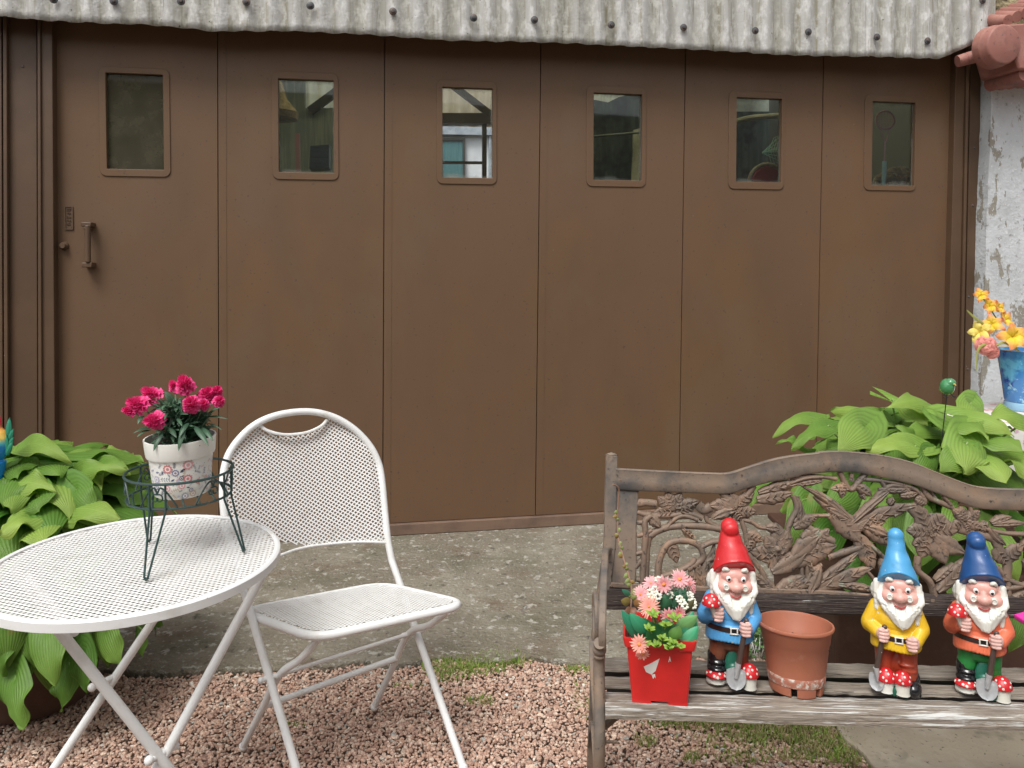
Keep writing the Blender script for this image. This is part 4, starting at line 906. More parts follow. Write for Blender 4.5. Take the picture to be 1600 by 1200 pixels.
for pts, w_ in (([(335,475),(400,470),(470,480)],48),([(335,535),(430,560),(560,560),(700,545),(790,580)],34),([(395,1050),(400,880),(410,750),(440,690),(560,640),(760,632),(930,655)],44),([(370,1050),(385,820),(395,700),(390,600),(430,560)],40),
    ([(335,608),(380,605),(430,570)],30),([(335,700),(380,690),(440,660)],30),([(330,825),(400,805)],34),([(325,920),(370,870),(410,880)],32),([(545,640),(590,590),(660,560),(760,590)],32),([(655,640),(690,700),(740,720)],34),
    ([(480,1040),(490,880),(540,770),(610,735),(700,738),(770,775),(795,850),(740,900),(690,930)],40),([(430,1000),(580,960),(700,905),(740,860)],34),([(780,780),(850,745),(930,735)],34),([(800,1050),(800,940),(830,870),(920,840)],32),
    ([(760,480),(800,520),(850,500)],60),([(820,560),(830,600),(900,640)],30),([(1000,580),(1120,600),(1190,640),(1260,650)],28),([(1420,420),(1445,510),(1400,600),(1370,720)],34),([(1370,345),(1500,300),(1620,290)],26),([(1060,590),(1090,680),(1100,760)],30),
    ([(1100,820),(1160,890),(1210,960),(1250,1060)],34),([(1495,1050),(1480,940),(1490,860)],24),([(1520,1000),(1560,940),(1620,900)],28),([(1280,930),(1290,850)],60),([(490,1050),(640,1040),(760,1050)],30),([(1090,430),(1150,350)],40),([(930,400),(960,440)],50),([(330,1000),(380,1010)],34)): stroke(fa, pts, w_)
for a, b, w_ in (((270,545),(470,750),150),((240,560),(340,555),80),((400,600),(140,430),90),((400,590),(50,350),55),((380,580),(220,500),70),((400,610),(700,355),60),((420,620),(890,480),85),((440,630),(690,545),80),((430,640),(640,600),90),((500,650),(690,770),110),((520,640),(660,700),80),((450,700),(560,925),130),((470,700),(530,930),80),
    ((390,370),(262,375),60),((350,330),(335,440),60),((430,350),(545,425),75),((470,400),(500,450),40),((200,315),(0,345),40),((590,375),(835,370),48),((740,420),(860,400),60),((660,480),(690,430),50),
    ((945,670),(850,460),110),((945,670),(1050,555),140),((945,670),(1150,655),150),((960,700),(1190,820),120),((950,700),(1050,895),140),((930,700),(880,850),130),((940,680),(790,665),110),((930,720),(830,760),100),((1000,1085),(1190,850),95),((985,1010),(1115,890),60),((920,470),(840,440),80),
    ((1200,590),(1105,515),80),((1200,590),(1160,490),70),((1200,590),(1290,515),85),((1200,600),(1310,645),85),((1200,600),(1105,640),80),((1190,610),(1210,680),60),((1370,610),(1510,565),60),((1380,620),(1610,610),55),((1350,640),(1475,765),60),((1480,880),(1600,760),100),((1400,790),(1490,905),95),((1500,1165),(1610,1080),50),((1340,600),(1300,680),60),
    ((110,1090),(185,895),80),((130,1080),(560,915),100),((120,1060),(490,770),60),((60,1090),(10,1010),40),((300,1035),(590,1080),60),((0,900),(300,765),150),((60,850),(240,700),90),((150,740),(245,650),80),((0,640),(150,560),90),((640,840),(600,930),40),((40,600),(40,440),60),((150,1000),(90,860),50),
    ((1600,780),(1720,700),90),((1600,900),(1760,860),90),((1650,640),(1800,600),80),((1700,1100),(1850,900),90),((1800,700),(1950,560),90),((1700,500+60),(1850,640),80),((1850,1120),(1960,900),80)): leaf(fb, a, b, w_)
for pts, w_ in (([(0,570),(120,562),(250,560)],22),([(325,255),(360,330),(402,380),(450,330),(505,265)],36),([(405,262),(405,320)],30),([(300,305),(150,285),(-20,298)],26),([(480,305),(620,318),(760,345),(850,380),(900,430)],28),([(560,460),(600,400),(680,350),(780,360)],30),([(870,840),(868,940),(950,1020),(985,1130)],36),
    ([(895,350),(945,430),(1030,470),(1110,505)],34),([(960,380),(990,440)],22),([(1040,420),(1090,480)],26),([(1150,470),(1220,495),(1235,560)],28),([(1300,640),(1450,678),(1620,690)],28),([(1150,650),(1260,685),(1390,720),(1440,800),(1490,880),(1485,1010)],54),([(1420,920),(1500,1005),(1620,1055)],34),([(1440,1070),(1540,1060),(1620,1040)],32),
    ([(55,835),(95,920),(95,1030)],26),([(535,765),(630,860),(610,950)],26),([(20,430),(60,540),(70,640)],36),([(240,850),(370,810),(480,775)],40),([(0,600),(60,560)],40),([(280,740),(200,700),(100,640)],44),([(500,930),(560,1000)],24),([(800,500),(860,560),(900,620)],44),([(1620,690),(1750,640),(1900,680)],28),([(1610,1050),(1760,1000),(1900,1040)],32),([(600,300),(640,370)],24),([(760,340),(800,390)],24),
    ([(1500,1130),(1500,1000)],30),([(700,560),(760,530)],30),([(1640,540),(1680,640)],30),([(1780,540),(1760,640)],30)): stroke(fb, pts, w_)
cc = zb((945,670))
for k in range(26): 
    a = random.uniform(0, 2*pi); r_2 = random.uniform(0, .013); cast.ell(bat_(cc+Vector((r_2*cos(a), r_2*sin(a)*1.5, 0)), .0115), .0022, 6)
cast.ell(bat_(zb((300,555)), .0125), .003, 8); cast.ell(bat_(za((1135,705)), .0105), .0025, 8)
for k in range(4): cast.ell(bat_(za((1310,790)), .0), (.020-.004*k, .006+.0028*k, .020-.004*k), 16, Matrix([BKP.e1, BKP.n, bup]).transposed())
cast.build('pierced_casting', m_iron, bench, angle=50)

# ------------------------------------------------------------ things standing on the seat
def onseat(x, y):
    d = ray(x, y); return CAM+d*((ba-CAM).dot(BZt)/d.dot(BZt))
seatM = Matrix([BX, BYt, BZt]).transposed()
# terracotta plastic pot
m_tp = mat('terracotta_plastic', (.40,.140,.080,1), .5, [((.34,.12,.072,1), 5, .45, .65), ((.46,.20,.13,1), 20, .62, .72)], (60, .1, .001))
m_lime = mat('lime_scale', (.42,.30,.24,1), .85, [((.38,.14,.09,1), 60, .42, .50, 8), ((.62,.56,.50,1), 90, .52, .6, 5)], (120, .4, .001))
pp_ = onseat(1255, 1091)+BYt*.050; tp = empty('terracotta_pot', pp_, 'empty terracotta coloured plastic pot between the gnomes on the bench', 'plant pot')
Mp = seatM @ Matrix.Rotation(radians(.8), 3, 'Y') @ Matrix.Rotation(radians(-2.5), 3, 'X') @ Matrix.Diagonal((1, 1, .91))
k_ = .172/.20
PR = [(0,.020),(.059,.020),(.0625,.022),(.064,.030),(.0650,.044),(.0745,.120),(.0765,.122),(.0800,.152),(.082,.154),(.085,.155),(.0865,.159),(.085,.163),(.081,.163),(.079,.158),(.074,.122),(.0715,.118),(.064,.05),(.0,.05)]
mb = MB(); mb.lathe(PR, pp_, 72, Mp); mb.build('pot_body', m_tp, tp, angle=45)
mb = MB()
for a0 in (-160,-105,-50,5,60,115,170):
    pts = [radians(a0+ (42*i/8)) for i in range(9)]; vs = []; fs = []
    for a in pts:
        for r, z in ((.050,0),(.0600,0),(.0620,.0215),(.052,.0215)): vs.append(pp_+Mp @ Vector((r*cos(a), r*sin(a), z)))
    for i in range(8):
        for k in range(4): fs.append((i*4+k, i*4+(k+1) % 4, (i+1)*4+(k+1) % 4, (i+1)*4+k))
    fs += [(0,1,2,3), (35,34,33,32)]; mb.add(vs, fs)
mb.build('foot_ring', m_tp, tp, smooth=False, bevel=.001)
mb = MB(); mb.lathe([(.0632,.0225),(.0646,.030),(.0652,.036),(.0658,.044),(.065,.0455)], pp_, 72, Mp); mb.build('lime_band', m_lime, tp)
mb = MB(); mb.lathe([(0,.109),(.04,.110),(.0712,.108)], pp_, 30, Mp)
rs = random.Random(2)
for k in range(70):
    a = rs.uniform(0, 2*pi); r = rs.uniform(0, .065); p = pp_+Mp @ Vector((r*cos(a), r*sin(a), .1105)); mb.tube(spl([p, p+Vector((rs.uniform(-.015,.015), rs.uniform(-.01,.01), .004)), p+Vector((rs.uniform(-.02,.02), rs.uniform(-.02,.02), 0))], 3), .0006, 4)
mb.build('dry_soil', m_soil, tp)

# red square pot with artificial daisies
m_rp = mat('red_plastic', (.62,.022,.020,1), .35, ((.52,.018,.018,1), 8, .45, .65), (80, .06, .001), coat=.2)
m_scrap = mat('torn_label', (.74,.70,.66,1), .8)
rp0 = onseat(1034, 1096)+BYt*.048; rp = empty('red_square_pot', rp0, 'red square plastic pot with torn label scraps at the left end of the bench', 'plant pot')
ya = radians(-6); ux = (BX*cos(ya)+BYt*sin(ya)); uy = (BYt*cos(ya)-BX*sin(ya)); RH = .148; PW0, PW1 = .062, .075
RPm = lambda x, y, z: rp0+ux*x+uy*y+BZt*z
def sqring(mb, levels, k=5, rr=.10):
    vs = []; fs = []
    for hw, z in levels:
        for (x, y) in rrect(-hw, hw, -hw, hw, hw*rr, k): vs.append(RPm(x, y, z))
    n_ = 4*k
    for i in range(len(levels)-1):
        for j in range(n_): fs.append((i*n_+j, i*n_+(j+1) % n_, (i+1)*n_+(j+1) % n_, (i+1)*n_+j))
    return mb.add(vs, fs)
mb = MB(); sqring(mb, [(.002,.006),(PW0,.006),(PW1-.003,RH-.024),(PW1+.002,RH-.022),(PW1+.006,RH-.003),(PW1+.0055,RH),(PW1+.001,RH),(PW1-.004,RH-.02),(PW0-.003,.012),(.002,.012)]); mb.build('pot_body', m_rp, rp, angle=35)
for sx in (-1, 1):
    for sy in (-1, 1): mb = MB(); mb.box(RPm(sx*(PW0-.022), sy*(PW0-.006), .0038), (.042,.012,.0072), (ux, uy, BZt)); mb.build('foot', m_rp, rp, smooth=False)
mb = MB(); sqring(mb, [(.001,RH-.030),(PW1-.006,RH-.030)]); mb.build('soil', m_soil, rp)
def fr(u, v, o=.0006):       # on the sloping front face: u across, v up
    w_ = PW0+(PW1-.003-PW0)*(v-.006)/(RH-.03); return RPm(u, -w_-o, v)
mb = MB()
for poly in ([(-.035,.083),(-.030,.071),(-.018,.066),(-.009,.075),(.000,.104),(-.006,.100),(-.022,.090)], [(-.018,.066),(-.014,.056),(-.012,.062),(-.009,.058),(-.010,.068)], [(.019,.096),(.022,.111),(.0255,.097),(.0235,.099),(.022,.103),(.021,.098)]):
    vs = [fr(*p) for p in poly]; mb.add(vs, [tuple(range(len(vs)))])
mb.build('label_scrap', m_scrap, rp, smooth=False)
m_flo = mat('silk_petal', (1,1,1,1), .6, ((.9,.9,.9,1), 60, .5, .7), (200, .2, .001), vcol=True, trans=.3); m_eye = mat('flower_centre', (.75,.28,.08,1), .7, None, (200, .8, .002)); m_sl = mat('silk_leaf', (1,1,1,1), .5, None, (120, .25, .001), vcol=True, trans=.2)
def daisy(parent, c, n_, R, npet, seed, colr=(.90,.42,.38), tipc=(.95,.66,.60), cen=.2, name='daisy'):
    rr = random.Random(seed); a, b, n_ = frame_(n_); mb = MB(); 
    for ly in range(2):
        for k in range(npet):
            th = 2*pi*(k+.5*ly)/npet+rr.uniform(-.08, .08); d = a*cos(th)+b*sin(th); s = b*cos(th)-a*sin(th); L_ = R*rr.uniform(.88, 1.05)*(1-.14*ly); w_ = R*2.6/npet*rr.uniform(.9, 1.15); up = .08+.20*ly+rr.uniform(-.12, .10)
            vs = []; cs = []
            for j in range(6):
                t = j/5; ww = w_*(.35+.65*sin(pi*min(1, .12+t*.80))) if j < 5 else w_*.28
                for i in (-1, 0, 1): vs.append(c+d*L_*(.08+.92*t)+s*ww*.5*i+n_*(R*(up*t-.12*t*t+.05*abs(i)*t+.04*ly))); cs.append(tuple(colr[q]*(1-t)+tipc[q]*t for q in range(3)))
            mb.add(vs, [(j*3+i, j*3+i+1, (j+1)*3+i+1, (j+1)*3+i) for j in range(5) for i in range(2)], cs)
    o = mb.build(name, m_flo, parent, angle=180)
    if cen:
        mb = MB(); mb.ell(c+n_*R*.10, (R*cen, R*cen, R*cen*.6), 12, Matrix([a, b, n_]).transposed()); mb.build('flower_centre', m_eye, o)
    return o
Yr = rp0.y
bq = empty('silk_flower_bouquet', RPm(0,0,RH-.03), 'bunch of pink silk daisies with white filler flowers in the red pot', 'artificial flowers')
dz = [((1062,905),.03,.023,14,(-.1,-.8,.5)),((1037,913),.0,.022,9,(.05,-1,.15)),((1017,912),.03,.021,16,(-.3,-.5,.8)),((1001,929),-.01,.022,18,(-.5,-.7,.6)),((1014,948),-.05,.026,20,(-.35,-.8,.55)),((1077,912),.05,.018,14,(.5,-.6,.5)),((1045,963),-.055,.019,12,(-.3,-1,.1)),((1061,958),-.04,.017,12,(.3,-.9,.2)),((999,1007),-.105,.021,14,(-.5,-1,.35)),((1004,1022),-.11,.017,12,(.1,-1,-.5)),((1083,920),.05,.012,9,(.6,-.6,.1)),((1073,894+20),.06,.014,12,(.3,-.5,.6))]
sbm = MB(); rd_ = random.Random(8)
for i, (p, dy, R, npet, nn) in enumerate(dz):
    c_ = ony(p[0], p[1], Yr+dy); low = i in (6, 7)
    daisy(bq, c_, nn, R*1.04, npet, i, (.80,.16,.20) if low else (.88,.34,.28) if i in (4,8,9) else (.88,.33,.36), (.95,.60,.60) if not i in (4,8,9) else (.95,.55,.44), .2 if i in (0,1,8,9,6) else .12)
    sbm.tube(spl([RPm(rd_.uniform(-.03,.03), rd_.uniform(-.03,.02), RH-.03), (c_+RPm(0,0,RH))*.5, c_-Vector(nn).normalized()*.004], 4), .0015, 5)
sbm.build('stems', m_stem, bq)
wf = MB()
for x, y, dy in ((1028,932,-.01),(1023,921,.0),(1015,926,-.01),(1030,925,0),(1022,936,-.03),(1018,932,-.03),(1062,936,-.02),(1078,934,.0),(1082,940,.0),(1083,946,-.01),(1078,930,.01),(1066,941,-.02),(1070,947,-.03),(1047,930,.0),(1029,906,.02),(1013,934,-.02)):
    c_ = ony(x, y, Yr+dy)
    for k in range(7):
        th = 2*pi*k/7+x; a, b, nn = frame_((rd_.uniform(-.4,.4), -1, .3)); p = c_+(a*cos(th)+b*sin(th))*.006; wf.ell(p, (.0042,.0036,.0030), 8)
wf.col = (1,1,1); wf.build('filler_blossoms', mat('ivory_petal', (.78,.78,.66,1), .6), bq)
lf = MB()
G1, G2, G3 = (.03,.24,.12), (.10,.36,.17), (.16,.30,.035)
def sleaf(x0, y0, d0, x1, y1, d1, w_, c0, c1=None, up=(0,-1,.3), bend=.004, **k): leafblade(lf, ony(x0, y0, Yr+d0), ony(x1, y1, Yr+d1), up, w_, bend, c0, c1 or c0, 4, 9, .3, .85, **k)
for a in ((1000,1000,-.05,971,953,-.07,.026,G1,(.05,.34,.20)),(1012,992,-.06,984,958,-.07,.030,G1,(.06,.38,.2)),(1015,1005,-.05,1005,965,-.06,.045,(.03,.20,.08)),(1063,1010,-.06,1083,955,-.05,.032,G1,(.06,.34,.18)),(1062,1018,-.07,1091,978,-.06,.032,G2,(.06,.40,.2)),(1065,1005,-.05,1088,968,-.03,.04,(.03,.20,.08)),(1030,1012,-.06,1020,972,-.07,.05,(.03,.17,.05)),(1045,1010,-.07,1040,965,-.06,.05,(.04,.19,.06)),(1055,1012,-.06,1065,970,-.05,.045,(.04,.2,.05)),(1055,985,-.05,1090,962,-.06,.03,(.16,.36,.12)),(1050,1000,-.08,1062,978,-.09,.03,(.15,.33,.08)),(1040,945,.02,1060,925,.0,.035,(.03,.12,.06)),(1050,950,0,1075,930,0,.03,(.03,.12,.06)),(1035,955,0,1045,925,0,.03,(.04,.15,.07)),(1066,960,-.02,1085,936,-.03,.016,(.10,.09,.04)),(1040,950,.01,1030,930,.01,.03,(.03,.13,.05)),(1058,945,.01,1070,920,.02,.03,(.03,.13,.06))): sleaf(*a)
for sx, sy, sd_, n_l, h in ((1020,962,-.09,9,.018),(1054,968,-.09,8,.017),(1015,985,-.09,7,.016),(1041,978,-.085,8,.016),(1035,1000,-.09,7,.015),(1052,1008,-.095,8,.016),(1045,1014,-.1,8,.014),(1064,1012,-.1,8,.014),(1010,1008,-.08,6,.015),(1026,1010,-.09,8,.014)):
    c_ = ony(sx, sy, Yr+sd_); lf.tube([RPm(0,-.02,RH-.03), c_], .0014, 5); lf.c[-10:] = [(.2,.33,.06)]*10
    for k in range(n_l):
        a = 2*pi*k/n_l+sx; d = Vector((cos(a), sin(a)*.7, rd_.uniform(.1,.8))); leafblade(lf, c_, c_+d.normalized()*h*rd_.uniform(.8,1.2), (0,-.5,1), .009, .002, G3, (.28,.44,.06), 2, 6, .3, .8)
lf.build('leaves', m_sl, bq, angle=180)
fl = MB()
for k in range(240):
    c_ = ony(rd_.uniform(1040,1078), rd_.uniform(918,952), Yr+rd_.uniform(-.01,.03)); fl.tube([c_, c_+Vector((rd_.uniform(-.009,.009), rd_.uniform(-.008,.004), rd_.uniform(.0,.012)))], .0005, 4)
fl.build('feathery_sprigs', mat('fern_green', (.05,.13,.085,1), .6), bq)
# climbing succulent stem leaning on the end frame
vn = empty('trailing_vine', onseat(985, 1030), 'thin trailing vine climbing the left post of the bench', 'plant')
vp = [ony(985,960,Yr-.02), ony(987,925,Yr), ony(984,905,Yr+.1), ony(975,875,Yr+.15), ony(966,840,Yr+.2), ony(965,800,Yr+.22), ony(967,765,Yr+.22), ony(958,757,Yr+.21)]
vm = MB(); vm.tube(spl(vp, 6), .0022, 6); vm.build('stem', mat('reddish_stem', (.26,.15,.10,1), .6), vn); VP_ = spl(vp, 6)
vm = MB()
for k in range(22):
    p = VP_[int(4+k/30*(len(VP_)-5))]; a = rd_.uniform(0, 6.3); big = k < 5; c = (.32,.22,.07) if rd_.random() < .4 else (.25,.32,.10)
    leafblade(vm, p, p+Vector((cos(a), -.4, sin(a)*.9)).normalized()*rd_.uniform(.008,.017)*(1.2 if big else 1), (0,-1,.2), .010, .002, c, c, 2, 6, .3, .7)
for x, y, dx, dy, r, c in ((985,941,-10,-2,.020,(.26,.20,.06)),(990,945,10,-3,.020,(.30,.16,.06)),(985,950,5,8,.02,(.20,.09,.05)),(985,930,-9,-6,.012,(.06,.26,.16)),(987,952,-8,4,.018,(.2,.1,.06))):
    leafblade(vm, ony(x, y, Yr-.03), ony(x+dx*1.5, y+dy*1.5, Yr-.045), (0,-1,.2), r, .002, c, c, 3, 8, .2, .8)
vm.build('leaves', m_sl, vn, angle=180)
# pink pot cut by the frame edge
m_pk = mat('magenta_plastic', (.80,.03,.36,1), .35, coat=.2)
kp = onseat(1664, 1082)+BYt*.05; kt = empty('pink_pot', kp, 'magenta plastic flower pot at the right end of the bench', 'plant pot')
mb = MB(); mb.lathe([(0,.0),(.030,0),(.034,.05),(.048,.125),(.064,.132),(.070,.134),(.071,.144),(.067,.146),(.049,.132),(.036,.02),(0,.02)], kp, 6, seatM @ Matrix.Rotation(radians(30), 3, 'Z')); mb.build('pot_body', m_pk, kt, smooth=False, bevel=.005)
mb = MB(); mb.lathe([(0,.118),(.044,.118)], kp, 20, seatM); mb.build('soil', m_soil, kt)
# ------------------------------------------------------------ garden gnomes
def gl(name, col, var=None):
    c2 = (col[0]*.55, col[1]*.55, col[2]*.55, 1); return mat(name, col, .42, ([var] if var else [])+[(c2, 22, .60, .78, 8), ((.52,.47,.40,1), 75, .735, .75, 2)], (30, .15, .01), coat=.18, spec=.5, bump2=(220, .08, .001))
skin = gl('glazed_skin', (.72,.40,.34,1), ((.66,.33,.28,1), 9, .45, .65)); white = gl('glazed_white', (.70,.69,.63,1), ((.60,.58,.50,1), 14, .5, .7)); blk = mat('glazed_black', (.010,.010,.012,1), .22, None, (30,.1,.01), coat=.4)
redg = gl('glazed_red', (.56,.016,.022,1), ((.50,.012,.018,1), 5, .45, .7)); silver = mat('silver_paint', (.52,.53,.54,1), .35, ((.40,.41,.42,1), 20, .45, .65), (60, .3, .003), metal=.35)
hnd = gl('handle_brown', (.075,.05,.042,1)); leafg = gl('glazed_leaf', (.015,.13,.085,1), ((.01,.08,.05,1), 8, .45, .6)); belt_m = gl('belt_brown', (.028,.014,.012,1)); pink = gl('cheek_pink', (.68,.27,.25,1)); lipm = gl('lip_red', (.50,.06,.06,1)); eyew = gl('eye_white', (.80,.79,.76,1)); handm = gl('hand_skin', (.72,.45,.40,1))
def Rz(a): return Matrix.Rotation(a, 3, 'Z')
def rot(x=0, y=0, z=0): return (Matrix.Rotation(z, 3, 'Z') @ Matrix.Rotation(y, 3, 'Y') @ Matrix.Rotation(x, 3, 'X'))
def gnome(pos, H, rotz, typ, cols, label, roll=0):
    g = bpy.data.objects.new('garden_gnome', None); COL.objects.link(g); g.location = pos; g.empty_display_size = .1
    g.rotation_mode = 'XYZ'; tilt = Matrix([BX, BYt, BZt]).transposed(); g.rotation_euler = (tilt @ Rz(rotz) @ Matrix.Rotation(roll, 3, 'Y')).to_euler()
    tag(g, label, 'garden gnome', 'garden gnomes on the bench')
    hatc, jack, trous = cols; XS = 1.0
    def blob(name, prims, m, vox=.006, sm=4, parent=None):
        mb = MB()
        for p in prims:
            if p[0] == 'e': mb.ell(p[1], p[2], 20, p[3] if len(p) > 3 else None)
            else:
                a, b, r0, r1 = Vector(p[1]), Vector(p[2]), p[3], p[4]; mb.ell(a, r0, 14); mb.ell(b, r1, 14); mb.tube([a, b], [r0, r1], 14)
        mb.v = [(x*H*XS, y*H*.93, z*H) for x, y, z in mb.v]
        o = mb.build(name, m, parent or g, local=True); remesh(o, vox*H, sm); return o
    def small(name, fn, m, parent=None, **k):
        mb = MB(); fn(mb); mb.v = [(x*H*XS, y*H*.93, z*H) for x, y, z in mb.v]; return mb.build(name, m, parent or g, local=True, **k)
    E = lambda c, r, M_=None: ('e', c, r if isinstance(r, tuple) else (r, r, r)) + ((M_,) if M_ is not None else ())
    Cp = lambda a, b, r0, r1: ('c', a, b, r0, r1)
    B = typ == 'B'; fx = .024 if B else .020         # face is turned a little
    # hat
    seg = 64; prof = [(0,.132),(.06,.128),(.14,.118),(.24,.105),(.36,.087),(.48,.070),(.58,.058),(.68,.051),(.76,.048)] if B else [(0,.134),(.06,.130),(.14,.121),(.24,.109),(.36,.094),(.48,.079),(.58,.066),(.68,.056),(.76,.050)]
    hv = []; zt = .99; ring_n = 40
    tipx = .012 if B else .0
    for i in range(ring_n+1):
        t = i/ring_n
        for k in range(seg):
            a = 2*pi*k/seg; front = max(0, -sin(a)); zb = .628+.125*front**1.15+(.0 if B else .035*max(0, cos(a)))
            z = zb+(.945-zb)*t; tt = t*.78; r = interp(prof, tt*1.0)*.97; r *= 1+.040*sin(z*70+1.5*sin(a*1.5)+(0 if B else 1.2*cos(a)))*min(1, max(0, (t-.25)*5))*min(1, max(0, (.92-t)*6))*(.35+.65*max(0, cos(a+(.9 if B else .3)))); 
            if t < .04: r += .006*sin(t/.04*pi)
            cx = fx*(1-t)*.9+(tipx if B else -.005)*t
            hv.append((cx+r*cos(a), r*.96*sin(a)+.012*t, z))
    hf = [(i*seg+k, i*seg+(k+1) % seg, (i+1)*seg+(k+1) % seg, (i+1)*seg+k) for i in range(ring_n) for k in range(seg)]
    hf += [tuple(range(seg-1, -1, -1)), tuple(ring_n*seg+k for k in range(seg))]
    def hatfn(mb):
        mb.add(hv, hf)
        if B: mb.ell((tipx, .012, .946), (.048,.047,.052), 24)
        else: mb.ell((-.004, -.0, .935), (.054,.052,.055), 24); mb.ell((.002, -.034, .925), (.046,.034,.044), 20)
    o = small('hat', hatfn, hatc); remesh(o, .0055*H, 1)
    # head
    hd = [E((fx, .0, .60), (.118,.100,.125)), E((fx-.055,-.060,.592), (.050,.045,.042)), E((fx+.060,-.060,.592), (.050,.045,.042)), E((fx, -.055, .66), (.085,.050,.05)), E((fx+.003,-.122,.605), (.034,.034,.030)), E((fx, -.105, .62), (.02,.03,.03)), Cp((fx-.02,-.118,.606), (fx+.026,-.118,.606), .022, .022), E((fx,-.075,.552), (.045,.035,.03)), E((fx-.012,-.098,.549), (.018,.012,.008)), E((fx+.014,-.098,.549), (.018,.012,.008)), E((fx,-.095,.537), (.028,.014,.010)), Cp((0,0,.45), (0,0,.55), .08, .08)]
    blob('head', hd, skin, .0048, 3)
    for s in (-1, 1):
        ex = fx+s*.042+.004
        e_ = small('eye', lambda mb: mb.ell((ex, -.092, .648), (.0165,.014,.0185), 18, rot(0, s*.15, 0)), eyew)
        small('pupil', lambda mb: (mb.ell((ex-.001+.002, -.1035, .645), (.0085,.005,.0095), 14)), blk, e_)
        blob('eyebrow', [E((fx+s*.052, -.088, .702), (.022,.016,.013), rot(0, s*-.35, 0)), E((fx+s*.066, -.082, .696), (.013,.014,.012))], white, .004, 2)
        def curl(mb):
            c = Vector((fx+s*.055, -.116, .603)); mb.ell(c+Vector((0,.004,0)), (.0165,.010,.0175), 16)
            mb.tube([c+Vector((.0135*cos(t), -.006, .0145*sin(t))) for t in [2*pi*k/20 for k in range(22)]], .0042, 8)
        small('spectacle_lens', curl, white)
    small('mouth', lambda mb: mb.tube(spl([(fx-.030,-.108,.554),(fx-.012,-.1145,.5455),(fx+.004,-.1165,.5425),(fx+.020,-.1145,.546),(fx+.034,-.107,.556)], 4), [.002]+[.0042]*15+[.002], 8), lipm)
    # beard and hair
    bd = [E((0.0,.02,.60), (.142,.095,.10))]
    rr = random.Random(4 if B else 9)
    tipz = .425 if B else .418; tx = fx+(.012 if B else .008)
    for k in range(-9, 10):
        t = k/9; x0 = fx+.118*t+.0; z0 = .548+.050*t*t+(.03 if abs(t) > .8 else 0)-(.0 if abs(t) > .25 else .022); y0 = -.085+.055*t*t
        x1 = tx+.100*t*(1-.25*abs(t)); z1 = tipz+.095*abs(t)**1.6+rr.uniform(-.004,.004); y1 = -.128+.045*t*t
        m_ = Vector((x0*.55+x1*.45+.018*t, (y0+y1)/2-.016, z0*.5+z1*.5)); bd += [Cp((x0,y0,z0), tuple(m_), .0165, .0175), Cp(tuple(m_), (x1,y1,z1), .0175, .0075)]
    bd += [E((fx,-.070,.50), (.085,.045,.065))]
    for k in range(34):
        t = -1+2*k/33; x0 = fx+.098*t; z0 = .540+.04*t*t-(.018 if abs(t) < .3 else 0); x1 = tx+.080*t*(1-.3*abs(t)); z1 = tipz+.012+.10*abs(t)**1.6+rr.uniform(-.012,.012)
        m_ = Vector((x0*.5+x1*.5+.014*t+rr.uniform(-.005,.005), -.128+.035*t*t-.010, z0*.5+z1*.5)); bd += [Cp((x0,-.105+.05*t*t,z0), tuple(m_), .006, .0075), Cp(tuple(m_), (x1, -.138+.04*t*t, z1), .0075, .003)]
    for s in (-1, 1):
        for k in range(6):
            t = k/5; x = fx*(.6)+s*(.116-.006*t); bd += [Cp((x, -.030-.004*t, .665-.03*k), (x+s*(.004-.012*(k > 3)), -.044-.006*t, .605-.032*k), .021, .018)]
        bd += [Cp((fx+s*.012,-.112,.575), (fx+s*.072,-.095,.556), .010, .014), Cp((fx+s*.072,-.095,.556), (fx+s*.104,-.060,.55), .014, .012)] if False else []
    blob('beard', bd, white, .0032, 5)
    # jacket
    XS = .86
    A_l = [Cp((-.125,.0,.50), (-.175,-.015,.40), .052, .056)]; A_r = [Cp((.125,.0,.50), (.168,-.01,.40), .052, .054)]
    jk = [E((0,0,.44), (.155,.112,.10)), E((0,0,.37), (.150,.110,.08)), Cp((-.09,0,.50), (.09,0,.50), .07, .07)]
    # skirt of the jacket
    for k in range(40):
        a = 2*pi*k/40; rx = .152; jk.append(Cp((rx*.95*cos(a), .108*sin(a), .35), (rx*1.03*cos(a), .124*sin(a), .285+.006*sin(a*3+1)), .020, .013))
    jk.append(E((0,0,.31), (.14,.11,.035)))
    if B: A_l += [Cp((-.175,-.015,.40), (-.115,-.080,.372), .054, .042)]; A_r += [Cp((.168,-.01,.40), (.130,-.080,.345), .052, .042)]
    else: A_l += [Cp((-.175,-.015,.40), (-.135,-.085,.430), .056, .043)]; A_r += [Cp((.168,-.01,.40), (.125,-.085,.36), .052, .042)]
    blob('jacket', jk+A_l+A_r, jack, .0055, 3)
    def beltfn(mb):
        pts = [Vector((.163*cos(t), .1265*sin(t)-.001, .352+.004*sin(t*2))) for t in [2*pi*k/48 for k in range(50)]]; mb.tube(pts, 0, flat=(.006,.028), up=(0,0,1), caps=False)
    bt = small('belt', beltfn, belt_m)
    bx = .018 if B else .012
    def buck(mb):
        for dx, dz, w_, h_ in ((0,.0165,.052,.008),(0,-.0165,.052,.008),(-.022,0,.008,.040),(.022,0,.008,.040)): mb.box((bx+dx, -.133, .352+dz), (w_*1.15, .010, h_))
    small('buckle', buck, white, bt, bevel=.0012)
    small('buckle_pin', lambda mb: mb.box((bx, -.1305, .352), (.026,.006,.018)), blk, bt)
    # hands
    XS = .88
